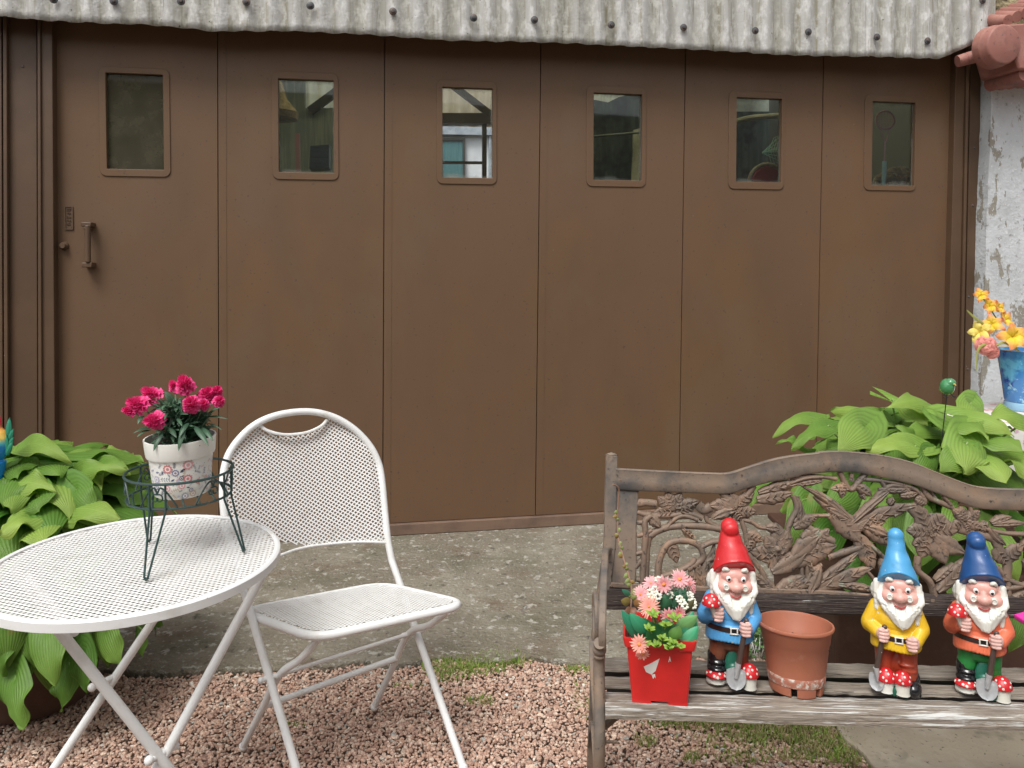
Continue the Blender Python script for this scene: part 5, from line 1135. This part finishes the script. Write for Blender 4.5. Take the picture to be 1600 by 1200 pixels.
    def fist(c, m_, s, lift):
        c = Vector(c); pr = [E(c, (.041,.034,.044))]
        for k in range(4):
            z = .031-.0205*k; w_ = (.036,.040,.039,.033)[k]; a = c+Vector((-s*.016, -.030, z)); b = c+Vector((s*w_*.75, -.022, z-.003)); d = c+Vector((s*w_, .004, z-.004)); r = (.0108,.0115,.0110,.0096)[k]
            pr += [Cp(a, (a+b)/2+Vector((0,-.006,0)), r, r*1.02), Cp((a+b)/2+Vector((0,-.006,0)), b, r*1.02, r*.96), Cp(b, d, r*.96, r*.8)]
        pr += [Cp(c+Vector((-s*.018,-.008,.014)), c+Vector((-s*.010,-.026,.040)), .0105, .0095), Cp(c+Vector((-s*.010,-.026,.040)), c+Vector((s*.006,-.033,.042)), .0095, .0075)]
        blob('hand', pr, handm, .0036, 1)
    if B: hl, hr = (-.084,-.128,.376), (.106,-.128,.345)
    else: hl, hr = (-.100,-.130,.450), (.092,-.132,.374)
    fist(hl, None, 1, 0); fist(hr, None, -1, 0)
    # trousers
    XS = .82
    tr_ = [Cp((-.075,0,.27), (-.080,-.005,.20), .075, .066), Cp((.075,0,.27), (.078,-.005,.20), .075, .066)]
    if B: tr_ += [Cp((-.080,-.005,.20), (-.078,-.01,.10), .066, .060), Cp((.078,-.005,.20), (.085,-.01,.115), .066, .062), E((.085,-.05,.15), (.055,.025,.012)), E((.07,-.055,.185), (.055,.025,.012)), E((0,-.0,.18), (.06,.05,.08)), E((0,0,.11), (.08,.04,.05))]
    else: tr_ += [Cp((-.080,-.005,.20), (-.088,-.005,.175), .068, .068), Cp((.078,-.005,.20), (.090,.0,.10), .062, .05), E((0,-.0,.24), (.12,.085,.05))]
    blob('trousers', tr_, trous, .0058, 4)
    # boots, base, mushrooms
    XS = .90
    def mushroom(cx, cy, cz, rx, rz, m_stem_z, tiltx=0, held=False):
        mp_ = [(0,rz),(.35*rx,rz*.95),(.68*rx,rz*.72),(.90*rx,rz*.36),(rx,0),(.97*rx,-.10*rx),(.80*rx,-.12*rx),(.3*rx,-.06*rx)]
        c = Vector((cx, cy, cz)); M_ = rot(tiltx, 0, 0)
        def cap(mb): mb.lathe([(r, z) for r, z in mp_], c, 32, M_)
        small_o = small('mushroom', cap, redg, None)
        def dots(mb):
            for a, e in ((-1.9,.35),(-1.25,.75),(-.7,.30),(-2.5,.75),(-1.55,.12),(-.2,.6),(-2.9,.3),(-1.5,1.15)):
                r = cos(e); p = Vector((rx*r*cos(a)*.97, rx*r*sin(a)*.97, rz*sin(e)*.98)); nn = Vector((cos(a)*r/rx, sin(a)*r/rx, sin(e)/rz)).normalized(); A2, B2, N2 = frame_(nn)
                mb.ell(c+M_ @ p, (rx*.125, rx*.125, rx*.05), 12, M_ @ Matrix([A2, B2, N2]).transposed())
        small('mushroom_dots', dots, white, small_o)
        if held: small('mushroom_stem', lambda mb: mb.tube([c+Vector((.004,0,-.012)), c+Vector((.030,.0,-.075))], [.020,.015], 14), white, small_o)
        else: small('mushroom_stem', lambda mb: mb.lathe([(0,cz-.02),(rx*.80,cz-.012),(rx*.74,m_stem_z+.02),(rx*.80,m_stem_z+.004),(0,m_stem_z)], (cx, cy, 0), 26), white, small_o)
    def shovel(a, b, tipc, wB, hB, yaw, lean):
        a, b = Vector(a), Vector(b)
        s_ = small('shovel', lambda mb: (mb.tube([a, b], [.0165,.0185], 16), mb.ell(a, (.0175,.0175,.013), 14)), hnd)
        def bl(mb):
            n_, m_ = 14, 10; vs = []; fs = []; C_ = Vector(tipc)
            for lay in (0, 1):
                for j in range(n_+1):
                    v = j/n_
                    for i in range(-m_, m_+1):
                        u = i/m_; w_ = wB*(1-.0*v)*(sqrt(max(0, 1-((v-.38)/.62)**2)) if v > .38 else .94+.06*v/.38); x = u*w_; z = hB*(.5-v); y = -.020*(1-u*u)*-1*(1)-.012+.012*lay-.016*v
                        z += -.012*abs(u)*(v < .2)
                        vs.append(C_+Rz(yaw) @ Vector((x, y, z)))
            q_ = 2*m_+1; N = q_*(n_+1)
            for l_ in (0, 1):
                for j in range(n_):
                    for i in range(2*m_): k = l_*N+j*q_+i; fs.append((k, k+1, k+q_+1, k+q_))
            for j in range(n_):
                for i in (0, 2*m_): k = j*q_+i; fs.append((k, k+q_, k+q_+N, k+N))
            for i in range(2*m_):
                for j in (0, n_): k = j*q_+i; fs.append((k, k+1, k+1+N, k+N))
            mb.add(vs, fs); mb.tube([b+Vector((0,-.006,.03)), C_+Vector((0,-.010,hB*.05))], [.021,.012], 12)
        small('blade', bl, silver, s_)
    if B:
        blob('boot', [E((.098,-.045,.050), (.056,.075,.050)), Cp((.088,-.0,.05), (.088,.0,.10), .056, .058), E((.10,-.02,.012), (.055,.08,.012))], blk, .005, 3)
        blob('boot', [E((-.088,-.01,.045), (.050,.06,.043))], blk, .006, 3)
        blob('base', [E((-.03,-.045,.030), (.125,.065,.030)), E((-.02,-.05,.070), (.10,.045,.028)), Cp((-.08,-.06,.085), (.05,-.07,.080), .022, .024)], white, .006, 3)
        mushroom(-.066,-.092,.098,.062,.066,.02); mushroom(.034,-.096,.100,.060,.062,.02)
        lf_ = [E((-.005,-.098,.034), (.072,.020,.029))]+[Cp((-.06+.02*k,-.118,.016), (-.062+.021*k,-.114,.056), .0085, .0065) for k in range(7)]
        blob('painted_leaf', lf_, leafg, .0045, 1)
        shovel((-.070,-.140,.425), (-.126,-.115,.135), (-.118,-.108,.080), .052, .105, -.35, 0)
    else:
        blob('boot', [Cp((-.088,-.01,.165), (-.088,-.012,.105), .060, .058), E((-.082,-.020,.135), (.067,.062,.022)), E((-.086,-.03,.095), (.066,.07,.028))], blk, .005, 3)
        blob('boot', [E((.135,-.0,.045), (.036,.07,.050))], blk, .005, 3)
        blob('base', [E((-.095,-.045,.030), (.062,.066,.031)), E((0,-.01,.03), (.13,.07,.03)), Cp((-.13,-.06,.034), (-.06,-.07,.034), .030, .030)], white, .005, 3)
        mushroom(-.092,-.056,.066,.072,.030,.02); mushroom(.118,-.074,.088,.064,.062,.005)
        blob('painted_leaf', [E((.005,-.050,.15), (.040,.022,.075), rot(0,.25,0)), E((.02,-.07,.09), (.045,.020,.05)), E((.055,-.108,.030), (.040,.018,.028), rot(0,-.6,0)), E((.03,-.09,.05), (.03,.02,.04))], leafg, .005, 2)
        shovel((.088,-.142,.425), (.040,-.118,.135), (.026,-.118,.074), .064, .118, 0, 0)
        mushroom(-.140,-.150,.512,.062,.058,0, 0, True)
    return g
def yaw_to(p): return atan2(p.y, p.x)-pi/2     # turned so that the front looks at the viewer
hat1 = gl('hat_red', (.60,.018,.022,1), ((.50,.012,.018,1), 6, .45, .7)); hat2 = gl('hat_light_blue', (.075,.34,.62,1), ((.06,.28,.55,1), 6, .45, .7)); hat3 = gl('hat_dark_blue', (.012,.075,.24,1), ((.01,.055,.19,1), 6, .45, .7))
j1 = gl('jacket_blue', (.085,.34,.66,1), ((.07,.28,.58,1), 6, .45, .7)); j2 = gl('jacket_yellow', (.74,.47,.02,1), ((.66,.38,.015,1), 6, .45, .7)); j3 = gl('jacket_coral', (.74,.17,.085,1), ((.66,.13,.06,1), 6, .45, .7))
t1 = gl('trousers_brown', (.16,.050,.024,1), ((.10,.03,.018,1), 7, .45, .65)); t2 = gl('trousers_rust', (.32,.045,.018,1), ((.25,.035,.015,1), 6, .45, .65)); t3 = gl('trousers_green', (.018,.20,.040,1), ((.012,.13,.03,1), 6, .45, .65))
def place(px, py, ytop, typ, cols, label, turn=0, roll=0):
    f_ = onseat(px, py); p = f_+Vector((f_.x, f_.y, 0)).normalized()*.040
    d = (p-CAM); Hh = (py-ytop)/1200*sqrt(p.y**2)*.975; p = onseat_at(p); return gnome(p, Hh, yaw_to(p)-atan2(BX.y, BX.x)+turn, typ, cols, label, roll)
def onseat_at(p): return Vector((p.x, p.y, ba.z-((p.x-ba.x)*BZt.x+(p.y-ba.y)*BZt.y)/BZt.z))
place(1139, 1078, 811, 'A', (hat1, j1, t1), 'garden gnome in a red hat and blue jacket, beside the red square pot', radians(8), radians(1))
place(1401, 1091, 829, 'B', (hat2, j2, t2), 'garden gnome in a light blue hat and yellow jacket, holding a shovel at its hip', radians(2))
place(1532, 1094, 832, 'A', (hat3, j3, t3), 'garden gnome in a dark blue hat and coral jacket with green trousers', radians(6))

# ------------------------------------------------------------ hostas in their planters
m_hosta = mat('hosta_leaf', (1,1,1,1), .50, [((.86,.88,.8,1), 14, .45, .7)], (40, .35, .003), vcol=True, trans=.38, spec=.35)
m_hstem = mat('hosta_stem', (.20,.30,.08,1), .5); m_plb = mat('brown_planter', (.075,.036,.024,1), .6, ((.11,.058,.04,1), 9, .5, .7), (30, .3, .004))
def hleaf(mb, st_, root, base, tip, nrm, wd, bend, g, droop=0, seed=0, petiole=True):
    g = g+.12*sin(seed*2.3); nrm = Vector(nrm)+Vector((.15*sin(seed*1.7), 0, .1*cos(seed*2.9)))
    """g 0 dark .. 1 yellow green"""
    c0 = (.075+.19*g, .205+.23*g, .028+.055*g); c1 = (.11+.29*g, .255+.27*g, .036+.08*g); base, tip = Vector(base), Vector(tip)
    leafblade(mb, base, tip, nrm, wd, bend, c0, c1, 20, 20, .22, .8, ribs=13, ribh=.0040, wave=.005+.004*((seed*7) % 3), seed=seed, heart=1, blem=.45 if (seed*13) % 7 < 1 else .0)
    if petiole:
        r = Vector(root); mid = r.lerp(base, .55)+Z3*.05; pts = spl([r, mid, base, base.lerp(tip, .12)-Vector(nrm).normalized()*.004], 4); st_.tube(pts, [.0045-.0022*i/len(pts) for i in range(len(pts))], 6)
def hosta(name, ctr, H, Rr, n, label, hand, seed, zlow=0, gmin=.25, ylim=None, skirt=0):
    rr = random.Random(seed); h_ = empty(name, (ctr[0], ctr[1], 0), label, 'plant'); mb = MB(); sm_ = MB(); c = Vector(ctr)
    for k in range(n):
        t = (k+.5)/n; az = k*2.39996+rr.uniform(-.25,.25); el = 1-t   # 1 = centre top, 0 = outermost drooping
        r0 = Rr*(.12+.62*t**.7)*rr.uniform(.85,1.1); z0 = c.z+H*(.98-.62*t**1.8)+rr.uniform(-.03,.03)
        b = Vector((c.x+r0*cos(az), c.y+r0*sin(az), z0)); L_ = rr.uniform(.14,.23)*(.8+.3*t); dn = -.05+1.05*t**1.3+rr.uniform(-.15,.15)
        d = Vector((cos(az+rr.uniform(-.4,.4)), sin(az+rr.uniform(-.4,.4)), -dn)).normalized(); tip = b+d*L_
        if ylim and (ylim(tip) or ylim(b)): continue
        n_ = (Z3+Vector((cos(az), sin(az), 0))*(.25+.7*t)).normalized(); hleaf(mb, sm_, c+Vector((.05*cos(az), .05*sin(az), -.02)), b, tip, n_, L_*rr.uniform(.74,.90), L_*rr.uniform(.06,.15), min(1, max(0, rr.gauss(.45-.35*t, .2)+gmin)), seed=k)
    for k in range(skirt):
        az = radians(rr.uniform(-150, 20)); r0 = Rr*rr.uniform(.45,.85); b = Vector((c.x+r0*cos(az), c.y+r0*sin(az), c.z+rr.uniform(-.12,.10))); L_ = rr.uniform(.15,.21); tip = b+Vector((cos(az)*.35, sin(az)*.35, -1)).normalized()*L_
        if ylim and (ylim(tip) or ylim(b)): continue
        hleaf(mb, sm_, c, b, tip, (cos(az), sin(az), .35), L_*.62, L_*.08, max(0, rr.gauss(.16,.12)), seed=k+500)
    for (x0, y0, Y0, x1, y1, Y1, wpx, g, nr, bnd) in hand:
        b = ony(x0, y0, Y0); tp_ = ony(x1, y1, Y1); hleaf(mb, sm_, c, b, tp_, nr, wpx/1200*(Y0+Y1)/2, (tp_-b).length*bnd, g, seed=x0)
    mb.build('foliage', m_hosta, h_, angle=180); sm_.build('stems', m_hstem, h_); return h_
NU = (0,-.55,.85); NF = (0,-.95,.35); NT = (0,-.25,1)
hosta('hosta_plant', (1.50, 2.86, .38), .46, .44, 120, 'large yellow green hosta behind the right half of the bench', [
 (1275,655,2.75,1207,684,2.62,34,.75,(-.3,-.4,.85),.12),(1376,657,2.75,1296,643,2.68,38,.85,(0,-.5,.85),.10),(1300,668,2.6,1236,702,2.5,36,.5,(-.2,-.5,.8),.1),(1350,668,2.45,1308,708,2.34,66,.62,(-.1,-.8,.6),.15),
 (1394,628,2.74,1455,674,2.60,44,.8,(.15,-.75,.65),.10),(1460,650,2.7,1378,640,2.6,40,.75,(0,-.6,.8),.2),(1432,700,2.42,1352,706,2.36,50,.95,(0,-.5,.85),.12),(1425,692,2.5,1402,664,2.5,40,.5,NU,.1),
 (1508,694,2.38,1505,742,2.28,70,.85,(0,-.80,.6),.12),(1468,676,2.6,1395,688,2.5,34,.45,(0,-.4,.9),.1),(1515,634,2.65,1498,668,2.55,44,.9,(0,-.8,.5),.2),(1500,654,2.5,1585,682,2.4,52,.9,(0,-.5,.85),.14),(1490,664,2.48,1545,688,2.36,62,.55,(.1,-.8,.55),.12),
 (1600,660,2.5,1545,655,2.45,60,.95,(0,-.5,.85),.12),(1530,720,2.36,1572,756,2.24,72,.9,(.1,-.75,.6),.12),(1500,712,2.34,1468,738,2.3,46,.5,(-.1,-.8,.5),.12),(1580,720,2.4,1612,745,2.3,66,.7,(.1,-.7,.6),.12),(1545,690,2.42,1600,708,2.32,60,.6,(.1,-.7,.7),.12),
 (1450,715,2.4,1430,745,2.33,44,.4,NF,.1),(1255,700,2.6,1215,690,2.55,26,.35,NU,.1),(1330,760,2.4,1290,800,2.32,50,.35,NF,.1),(1260,780,2.42,1225,860,2.34,46,.2,NF,.1),(1370,800,2.36,1360,850,2.3,56,.6,NF,.1),(1440,830,2.36,1440,885,2.3,56,.3,NF,.1),(1560,850,2.34,1590,910,2.28,56,.7,NF,.1),
 (1500,800,2.36,1480,850,2.3,56,.5,NF,.1),(1300,830,2.4,1270,880,2.34,50,.15,NF,.1),(1190,745,2.6,1175,790,2.5,36,.4,NF,.1),(1400,870,2.36,1420,930,2.3,56,.2,NF,.1),(1500,895,2.36,1490,950,2.3,50,.3,NF,.1),(1340,900,2.38,1330,950,2.33,46,.1,NF,.1),(1600,960,2.3,1575,1020,2.25,40,.5,(-.4,-.9,.2),.2)], 11, gmin=.12, ylim=lambda p: p.y < 2.27 or p.x < .88 or p.z > .955-.045*p.y)

pl_ = empty('planter_trough', (1.55, 2.9, 0), 'dark brown planter trough behind the bench under the hosta', 'planter')
mb = MB(); P0_, P1_ = 1.10, 2.15
mb.box((1.62,2.86,.17), (1.06,.62,.34)); mb.build('trough_body', m_plb, pl_, smooth=False, bevel=.012)
mb = MB(); mb.box((1.62,2.86,.353), (1.10,.66,.024)); mb.build('rim', m_plb, pl_, smooth=False, bevel=.006)
hosta('hosta_plant', (-1.56, 2.47, .40), .37, .42, 120, 'green hosta in a brown pot behind the white mesh table', [
 (40,702,2.45,112,722,2.35,40,.85,NU,.2),(160,730,2.45,205,742,2.4,34,.55,NU,.2),(122,740,2.4,200,735,2.38,34,.8,NU,.1),(20,760,2.3,88,768,2.25,50,.75,NU,.12),(60,780,2.25,62,800,2.2,55,.3,NF,.1),(110,800,2.28,190,812,2.2,56,.7,NU,.1),(50,812,2.2,0,838,2.1,56,1,NU,.12),(120,765,2.3,150,800,2.25,50,.35,NF,.1),(60,830,2.2,70,850,2.1,60,.95,NU,.1),
 (75,985,2.15,86,1072,2.08,58,.35,(0,-1,.12),.08),(165,985,2.25,190,1040,2.2,50,.35,(0,-1,.1),.08),(25,1060,2.12,38,1140,2.05,58,.2,(0,-1,.1),.08),(5,980,2.15,4,1058,2.1,46,.3,(0,-1,.1),.08),(110,1040,2.22,98,1112,2.17,44,.1,(0,-1,.1),.08),(222,985,2.4,222,1028,2.36,22,.1,(0,-1,.1),.08),(130,1020,2.2,135,1082,2.16,40,.2,(0,-1,.1),.08)], 23, gmin=.10, ylim=lambda p: p.y < 2.0 and p.z > .5 or p.z > .77 or p.x > -1.07, skirt=44)
pb_ = empty('planter_pot', (-1.56, 2.47, 0), 'dark brown round planter pot on the gravel under the left hosta', 'planter')
mb = MB(); mb.lathe([(0,0),(.17,0),(.18,.02),(.215,.33),(.23,.335),(.235,.38),(.225,.385),(.21,.37),(.205,.33)], (-1.56,2.47,0), 48); mb.build('pot_body', m_plb, pb_)
mb = MB(); mb.lathe([(0,.35),(.207,.35)], (-1.56,2.47,0), 30); mb.build('soil', m_soil, pb_)
# weeds behind the bench
wd = MB(); wr = random.Random(6); m_weed = mat('weed_leaf', (1,1,1,1), .6, vcol=True, trans=.2)
for k in range(170):
    p = onz(wr.gauss(1192, 20), wr.gauss(1018, 12), 0); a = wr.uniform(0, 6.3); h = wr.uniform(.01,.10); q_ = p+Vector((.02*cos(a), .02*sin(a), h)); g = wr.uniform(.5,1.2); leafblade(wd, q_, q_+Vector((cos(a), sin(a), wr.uniform(-.2,.6))).normalized()*wr.uniform(.015,.03), (0,-.4,1), .013, .003, (.07*g,.17*g,.04*g), (.10*g,.22*g,.05*g), 2, 6, .2, .8)
    if k % 3 == 0: wd.tube([p, q_], .0012, 5)
tag(wd.build('weeds', m_weed, None, angle=180), 'low green weeds growing on the concrete behind the bench', 'weeds', kind='stuff')

# ------------------------------------------------------------ table with cloth, vase, flowers
m_cloth = mat('floral_cloth', (.70,.66,.64,1), .8, [((.62,.22,.24,1), 7, .57, .61, 4), ((.42,.30,.22,1), 11, .62, .65, 4), ((.55,.36,.44,1), 9, .64, .67, 3)], (14, .3, .01))
TH = .765; q0 = onz(1456, 643, TH); q1 = onz(1570, 624.5, TH); ed = (q1-q0).normalized(); px_ = Vector((ed.y, -ed.x, 0))
t0 = q0-ed*.05; tbl = empty('side_table', (t0.x+.5, t0.y, 0), 'side table draped in a pink floral cloth beside the white wall', 'table')
crn = [t0-ed*.0, t0+ed*1.05, t0+ed*1.05+px_*.75, t0+px_*.75]
mb = MB(); n_ = 24; vs = []; fs = []
peri = []
for i in range(4):
    a, b = crn[i], crn[(i+1) % 4]
    for k in range(n_): peri.append(a.lerp(b, k/n_))
cen_ = sum(crn, Vector())/4; m_ = len(peri)
for lv, (z, o) in enumerate(((0, -.9),(0, -.02),(-.004, 0),(-.02,.006),(-.12,.012),(-.26,.02))):
    for i, p in enumerate(peri):
        d = (p-cen_); f_ = 1+o if lv == 0 else 1; pt = cen_+d*(.06 if lv == 0 else 1+o+(.018*sin(i*.9)*(lv-2)/3 if lv > 3 else 0)); vs.append((pt.x, pt.y, TH+z+(.002*noise.noise(pt*6) if lv < 2 else 0)))
for lv in range(5):
    for i in range(m_): fs.append((lv*m_+i, lv*m_+(i+1) % m_, (lv+1)*m_+(i+1) % m_, (lv+1)*m_+i))
fs.append(tuple(range(m_)))
mb.add(vs, fs); ck = mb.build('tablecloth', m_cloth, None, angle=50); tag(ck, 'white tablecloth printed with pink flowers on the side table', 'tablecloth')
mb = MB(); mb.extr([(p.x, p.y) for p in [cen_+(c_-cen_)*.985 for c_ in crn]], Vector((0,0,0)), Vector((1,0,0)), Vector((0,1,0)), Z3, TH-.03, TH-.005); mb.build('table_top', m_white, tbl, smooth=False)
for c_ in crn:
    p = cen_+(c_-cen_)*.90; mb = MB(); mb.box((p.x, p.y, (TH-.03)/2), (.05,.05,TH-.031)); mb.build('leg', m_white, tbl, smooth=False)
m_vase = mat('blue_glaze', (.045,.21,.50,1), .16, [((.02,.06,.30,1), 5, .50, .54, 3), ((.12,.44,.66,1), 8, .50, .60, 6, (1,1,1.2)), ((.35,.65,.78,1), 26, .60, .68, 5)], (18, .5, .008), coat=.6)
m_vb = mat('pale_blue_glaze', (.25,.46,.62,1), .2, coat=.5)
vc = onz(1600, 640, TH+.002); va = empty('blue_vase', vc, 'blue glazed flared vase on the floral tablecloth', 'vase')
mb = MB(); mb.lathe([(0,.0),(.072,.0),(.076,.006),(.0765,.030),(.074,.036)], vc, 48); mb.build('foot', m_vb, va)
mb = MB(); mb.lathe([(.073,.037),(.076,.045),(.086,.12),(.098,.20),(.108,.258),(.109,.264),(.105,.264),(.094,.20),(.08,.1),(.06,.05),(0,.05)], vc, 56); mb.build('vase_body', m_vase, va, angle=50)
mb = MB(); mb.tube([vc+Vector((.107*cos(t), .107*sin(t), .2645)) for t in [2*pi*k/48 for k in range(50)]], .0025, 8, caps=False); mb.build('glazed_lip', mat('ochre_lip', (.45,.36,.2,1), .3, coat=.4), va)
fa_ = empty('silk_flower_arrangement', vc+Z3*.25, 'yellow and pink silk flowers arching from the blue vase', 'artificial flowers')
YV = vc.y
def bigpetal(mb, c, d, n_, L_, w_, c0, c1, cup=.4, seed=0): leafblade(mb, c, c+Vector(d).normalized()*L_, n_, w_*.80, L_*.16, c0, c1, 4, 12, cup*.5, .95, wave=.004, seed=seed)
YEL, PNK, SAL = (.90,.68,.06), (.88,.26,.22), (.82,.30,.26)
def bloom(x, y, dy, R, n_, npet, c0, c1, seed, layers=1):
    c = ony(x, y, YV+dy); a, b, nn = frame_(n_); mb = MB(); rr = random.Random(seed)
    for ly in range(layers):
        for k in range(npet):
            th = 2*pi*k/npet+ly*.6+rr.uniform(-.15,.15); d = (a*cos(th)+b*sin(th))+nn*(.40+.45*ly+rr.uniform(-.25,.25)); bigpetal(mb, c-nn*.004, d, nn, R*1.08*(1-.16*ly)*rr.uniform(.85,1.12), R*.82, c0, c1, .5, k)
    mb.build('silk_bloom', m_flo, fa_, angle=180)
for k_, (x, y, dy, R_, nn_, c1_) in enumerate(((1533,462,-.03,.026,(-.3,-.9,.3),(.90,.22,.08)), (1546,479,-.02,.030,(-.2,-.9,.3),(.88,.26,.14)), (1559,482,-.03,.028,(.5,-.8,.3),(.88,.26,.14)), (1550,507,-.05,.036,(-.3,-.9,.2),PNK),
    (1568,500,-.03,.036,(.4,-.8,.3),PNK), (1531,519,-.05,.036,(-.6,-.8,.2),(.88,.72,.2)), (1582,527,-.09,.050,(-.1,-.95,.3),(.90,.26,.14)), (1607,531,-.07,.044,(.4,-.9,.2),PNK))): bloom(x, y, dy, R_*1.42, nn_, 5, YEL if k_ != 5 else (.90,.74,.16), c1_, k_+1)
def rose(x, y, dy, R, n_, seed):
    c = ony(x, y, YV+dy); a, b, nn = frame_(n_); mb = MB(); rr = random.Random(seed)
    for ly in range(5):
        for k in range(5 if ly < 3 else 3):
            th = 2*pi*k/(5 if ly < 3 else 3)+ly*.7; up = .15+.42*ly; d = (a*cos(th)+b*sin(th))*(1-.17*ly)+nn*up; g = 1-.05*ly; leafblade(mb, c+(a*cos(th)+b*sin(th))*R*.08, c+d.normalized()*R*(1-.12*ly), nn if ly < 2 else (a*cos(th)+b*sin(th))*-1+nn, R*1.15*(1-.12*ly), R*.15, (.62*g,.16*g,.16*g), (.86,.36,.30), 4, 12, .5, 1.4, wave=.003, seed=k+ly)
    mb.build('silk_rose', m_flo, fa_, angle=180)
rose(1540,540,-.08,.044,(-.4,-.9,.25),3); rose(1551,551,-.08,.030,(.0,-.9,-.3),5)
lv = MB()
for pts, w_ in (([(1560,540,-.06),(1540,538,-.10),(1528,548,-.11),(1526,580,-.11)],.010),([(1545,510,-.04),(1525,498,-.06),(1510,484,-.07)],.011),([(1592,548,-.08),(1570,536,-.10),(1556,540,-.11)],.010)):
    P = spl([ony(x, y, YV+d) for x, y, d in pts], 6); vs = []; n2 = len(P)
    for i, p in enumerate(P):
        t = i/(n2-1); tt = (P[min(i+1, n2-1)]-P[max(i-1, 0)]).normalized(); s = tt.cross(Vector((0,-1,.3))).normalized(); ww = w_*.5*(sin(pi*(.15+.85*t))**.6)+.0004; vs += [p-s*ww, p+Vector((0,-.002,0)), p+s*ww]
    lv.add(vs, [(i*3+k, i*3+k+1, i*3+k+4, i*3+k+3) for i in range(n2-1) for k in (0, 1)], [(.36,.38,.10)]*len(vs))
st_ = [ony(1600,560,YV), ony(1575,525,YV-.02), ony(1552,490,YV-.01), ony(1534,463,YV-.02)]; lv.col = (.2,.33,.08); lv.tube(spl(st_, 5), .003, 6); lv.build('leaves', m_sl, fa_, angle=180)
# glass bird on a rod
m_gb = mat('green_glass_glaze', (.06,.25,.10,1), .12, ((.12,.42,.30,1), 9, .5, .6), None, coat=.8)
gb = ony(1480, 604, 2.44); rb = ony(1471, 692, 2.42); bd_ = empty('bird_ornament', rb, 'green glazed bird ornament on a thin rod in the right hosta', 'garden ornament')
o = MB(); o.ell(gb, (.0215,.024,.026), 20); o.ell(gb+Vector((.005,-.008,.013)), (.0165,.017,.015), 18); o.ell(gb+Vector((.0,.022,-.012)), (.010,.022,.010), 14); o = o.build('bird_body', m_gb, bd_); remesh(o, .0014, 4)
mb = MB(); mb.tube([gb+Vector((.008,-.022,.012)), gb+Vector((.010,-.033,.008))], [.004,.0006], 8); mb.build('beak', mat('gold_beak', (.45,.35,.08,1), .3), bd_)
for s in (-1, 1): mb = MB(); mb.tube([gb+Vector((.010*s,-.004,-.022)), gb+Vector((.013*s,-.010,-.028))], .0016, 6); [mb.tube([gb+Vector((.013*s,-.010,-.028)), gb+Vector((.013*s+.008*t, -.018, -.032))], .0012, 5) for t in (-1, 0, 1)]; mb.build('claw', m_black, bd_)
mb = MB(); mb.tube([gb-Z3*.02, rb], .0016, 8); mb.build('rod', m_black, bd_)
# parrot ornament at the left edge
pc0 = ony(-14, 700, 2.30); pa_ = empty('parrot_ornament', ony(-10, 760, 2.30), 'bright parrot ornament with blue breast and green tail at the left edge', 'garden ornament')
def pbody(mb):
    mb.ell(pc0+Z3*.012, (.052,.040,.062), 20); mb.ell(pc0+Z3*.075+Vector((-.01,0,0)), (.040,.034,.040), 20); mb.tube([pc0-Z3*.04, pc0-Z3*.115], [.040,.03], 16)
def bodyramp(m, n, l, b, out):
    tc2 = n.new('ShaderNodeTexCoord'); sp = n.new('ShaderNodeSeparateXYZ'); l.new(tc2.outputs['Generated'], sp.inputs[0]); cr = n.new('ShaderNodeValToRGB'); l.new(sp.outputs[2], cr.inputs[0])
    els = [(0,(.0,.20,.60)),(.52,(.0,.22,.68)),(.58,(.10,.48,.50)),(.64,(.75,.55,.10)),(.74,(.80,.42,.08)),(.82,(.70,.05,.10)),(1,(.65,.03,.06))]
    while len(cr.color_ramp.elements) < len(els): cr.color_ramp.elements.new(.5)
    for e, (p, c) in zip(cr.color_ramp.elements, els): e.position = p; e.color = c+(1,)
    l.new(cr.outputs[0], b.inputs['Base Color'])
mb = MB(); pbody(mb); o = mb.build('parrot_body', mat('parrot_paint', (0,.2,.6,1), .3, None, (40,.2,.003), coat=.3, extra=bodyramp), pa_); remesh(o, .003, 3)
tf = MB()
for x0, y0, x1, y1, w_ in ((14,690,15,652,.020),(14,692,21,670,.014),(14,700,21,683,.014),(10,712,20,690,.018),(14,712,10,680,.014)):
    a, b = ony(x0, y0, 2.27), ony(x1, y1, 2.26); leafblade(tf, a, b, (0,-1,.1), w_, .003, (.03,.30,.20), (.05,.36,.22), 3, 8, .4, .8, ribs=3, ribh=.0015)
tfo = tf.build('tail_feathers', m_sl, pa_, angle=180); sdm = tfo.modifiers.new('s', 'SOLIDIFY'); sdm.thickness = .003
mb = MB(); mb.tube([pc0-Z3*.10, pc0-Z3*.30], .005, 8); mb.build('stake', m_black, pa_)
# unseen walls added to shade the low sky and darken the pane reflections
yw = MB(); yw.box((0,-5.2,2.1), (16,.25,4.2)); yw.box((6.6,-1.6,2.3), (.25,6.94,4.6)); tag(yw.build('sky_block_wall', m_int, None, smooth=False), 'unseen wall added behind the viewer to block the low sky', 'wall')
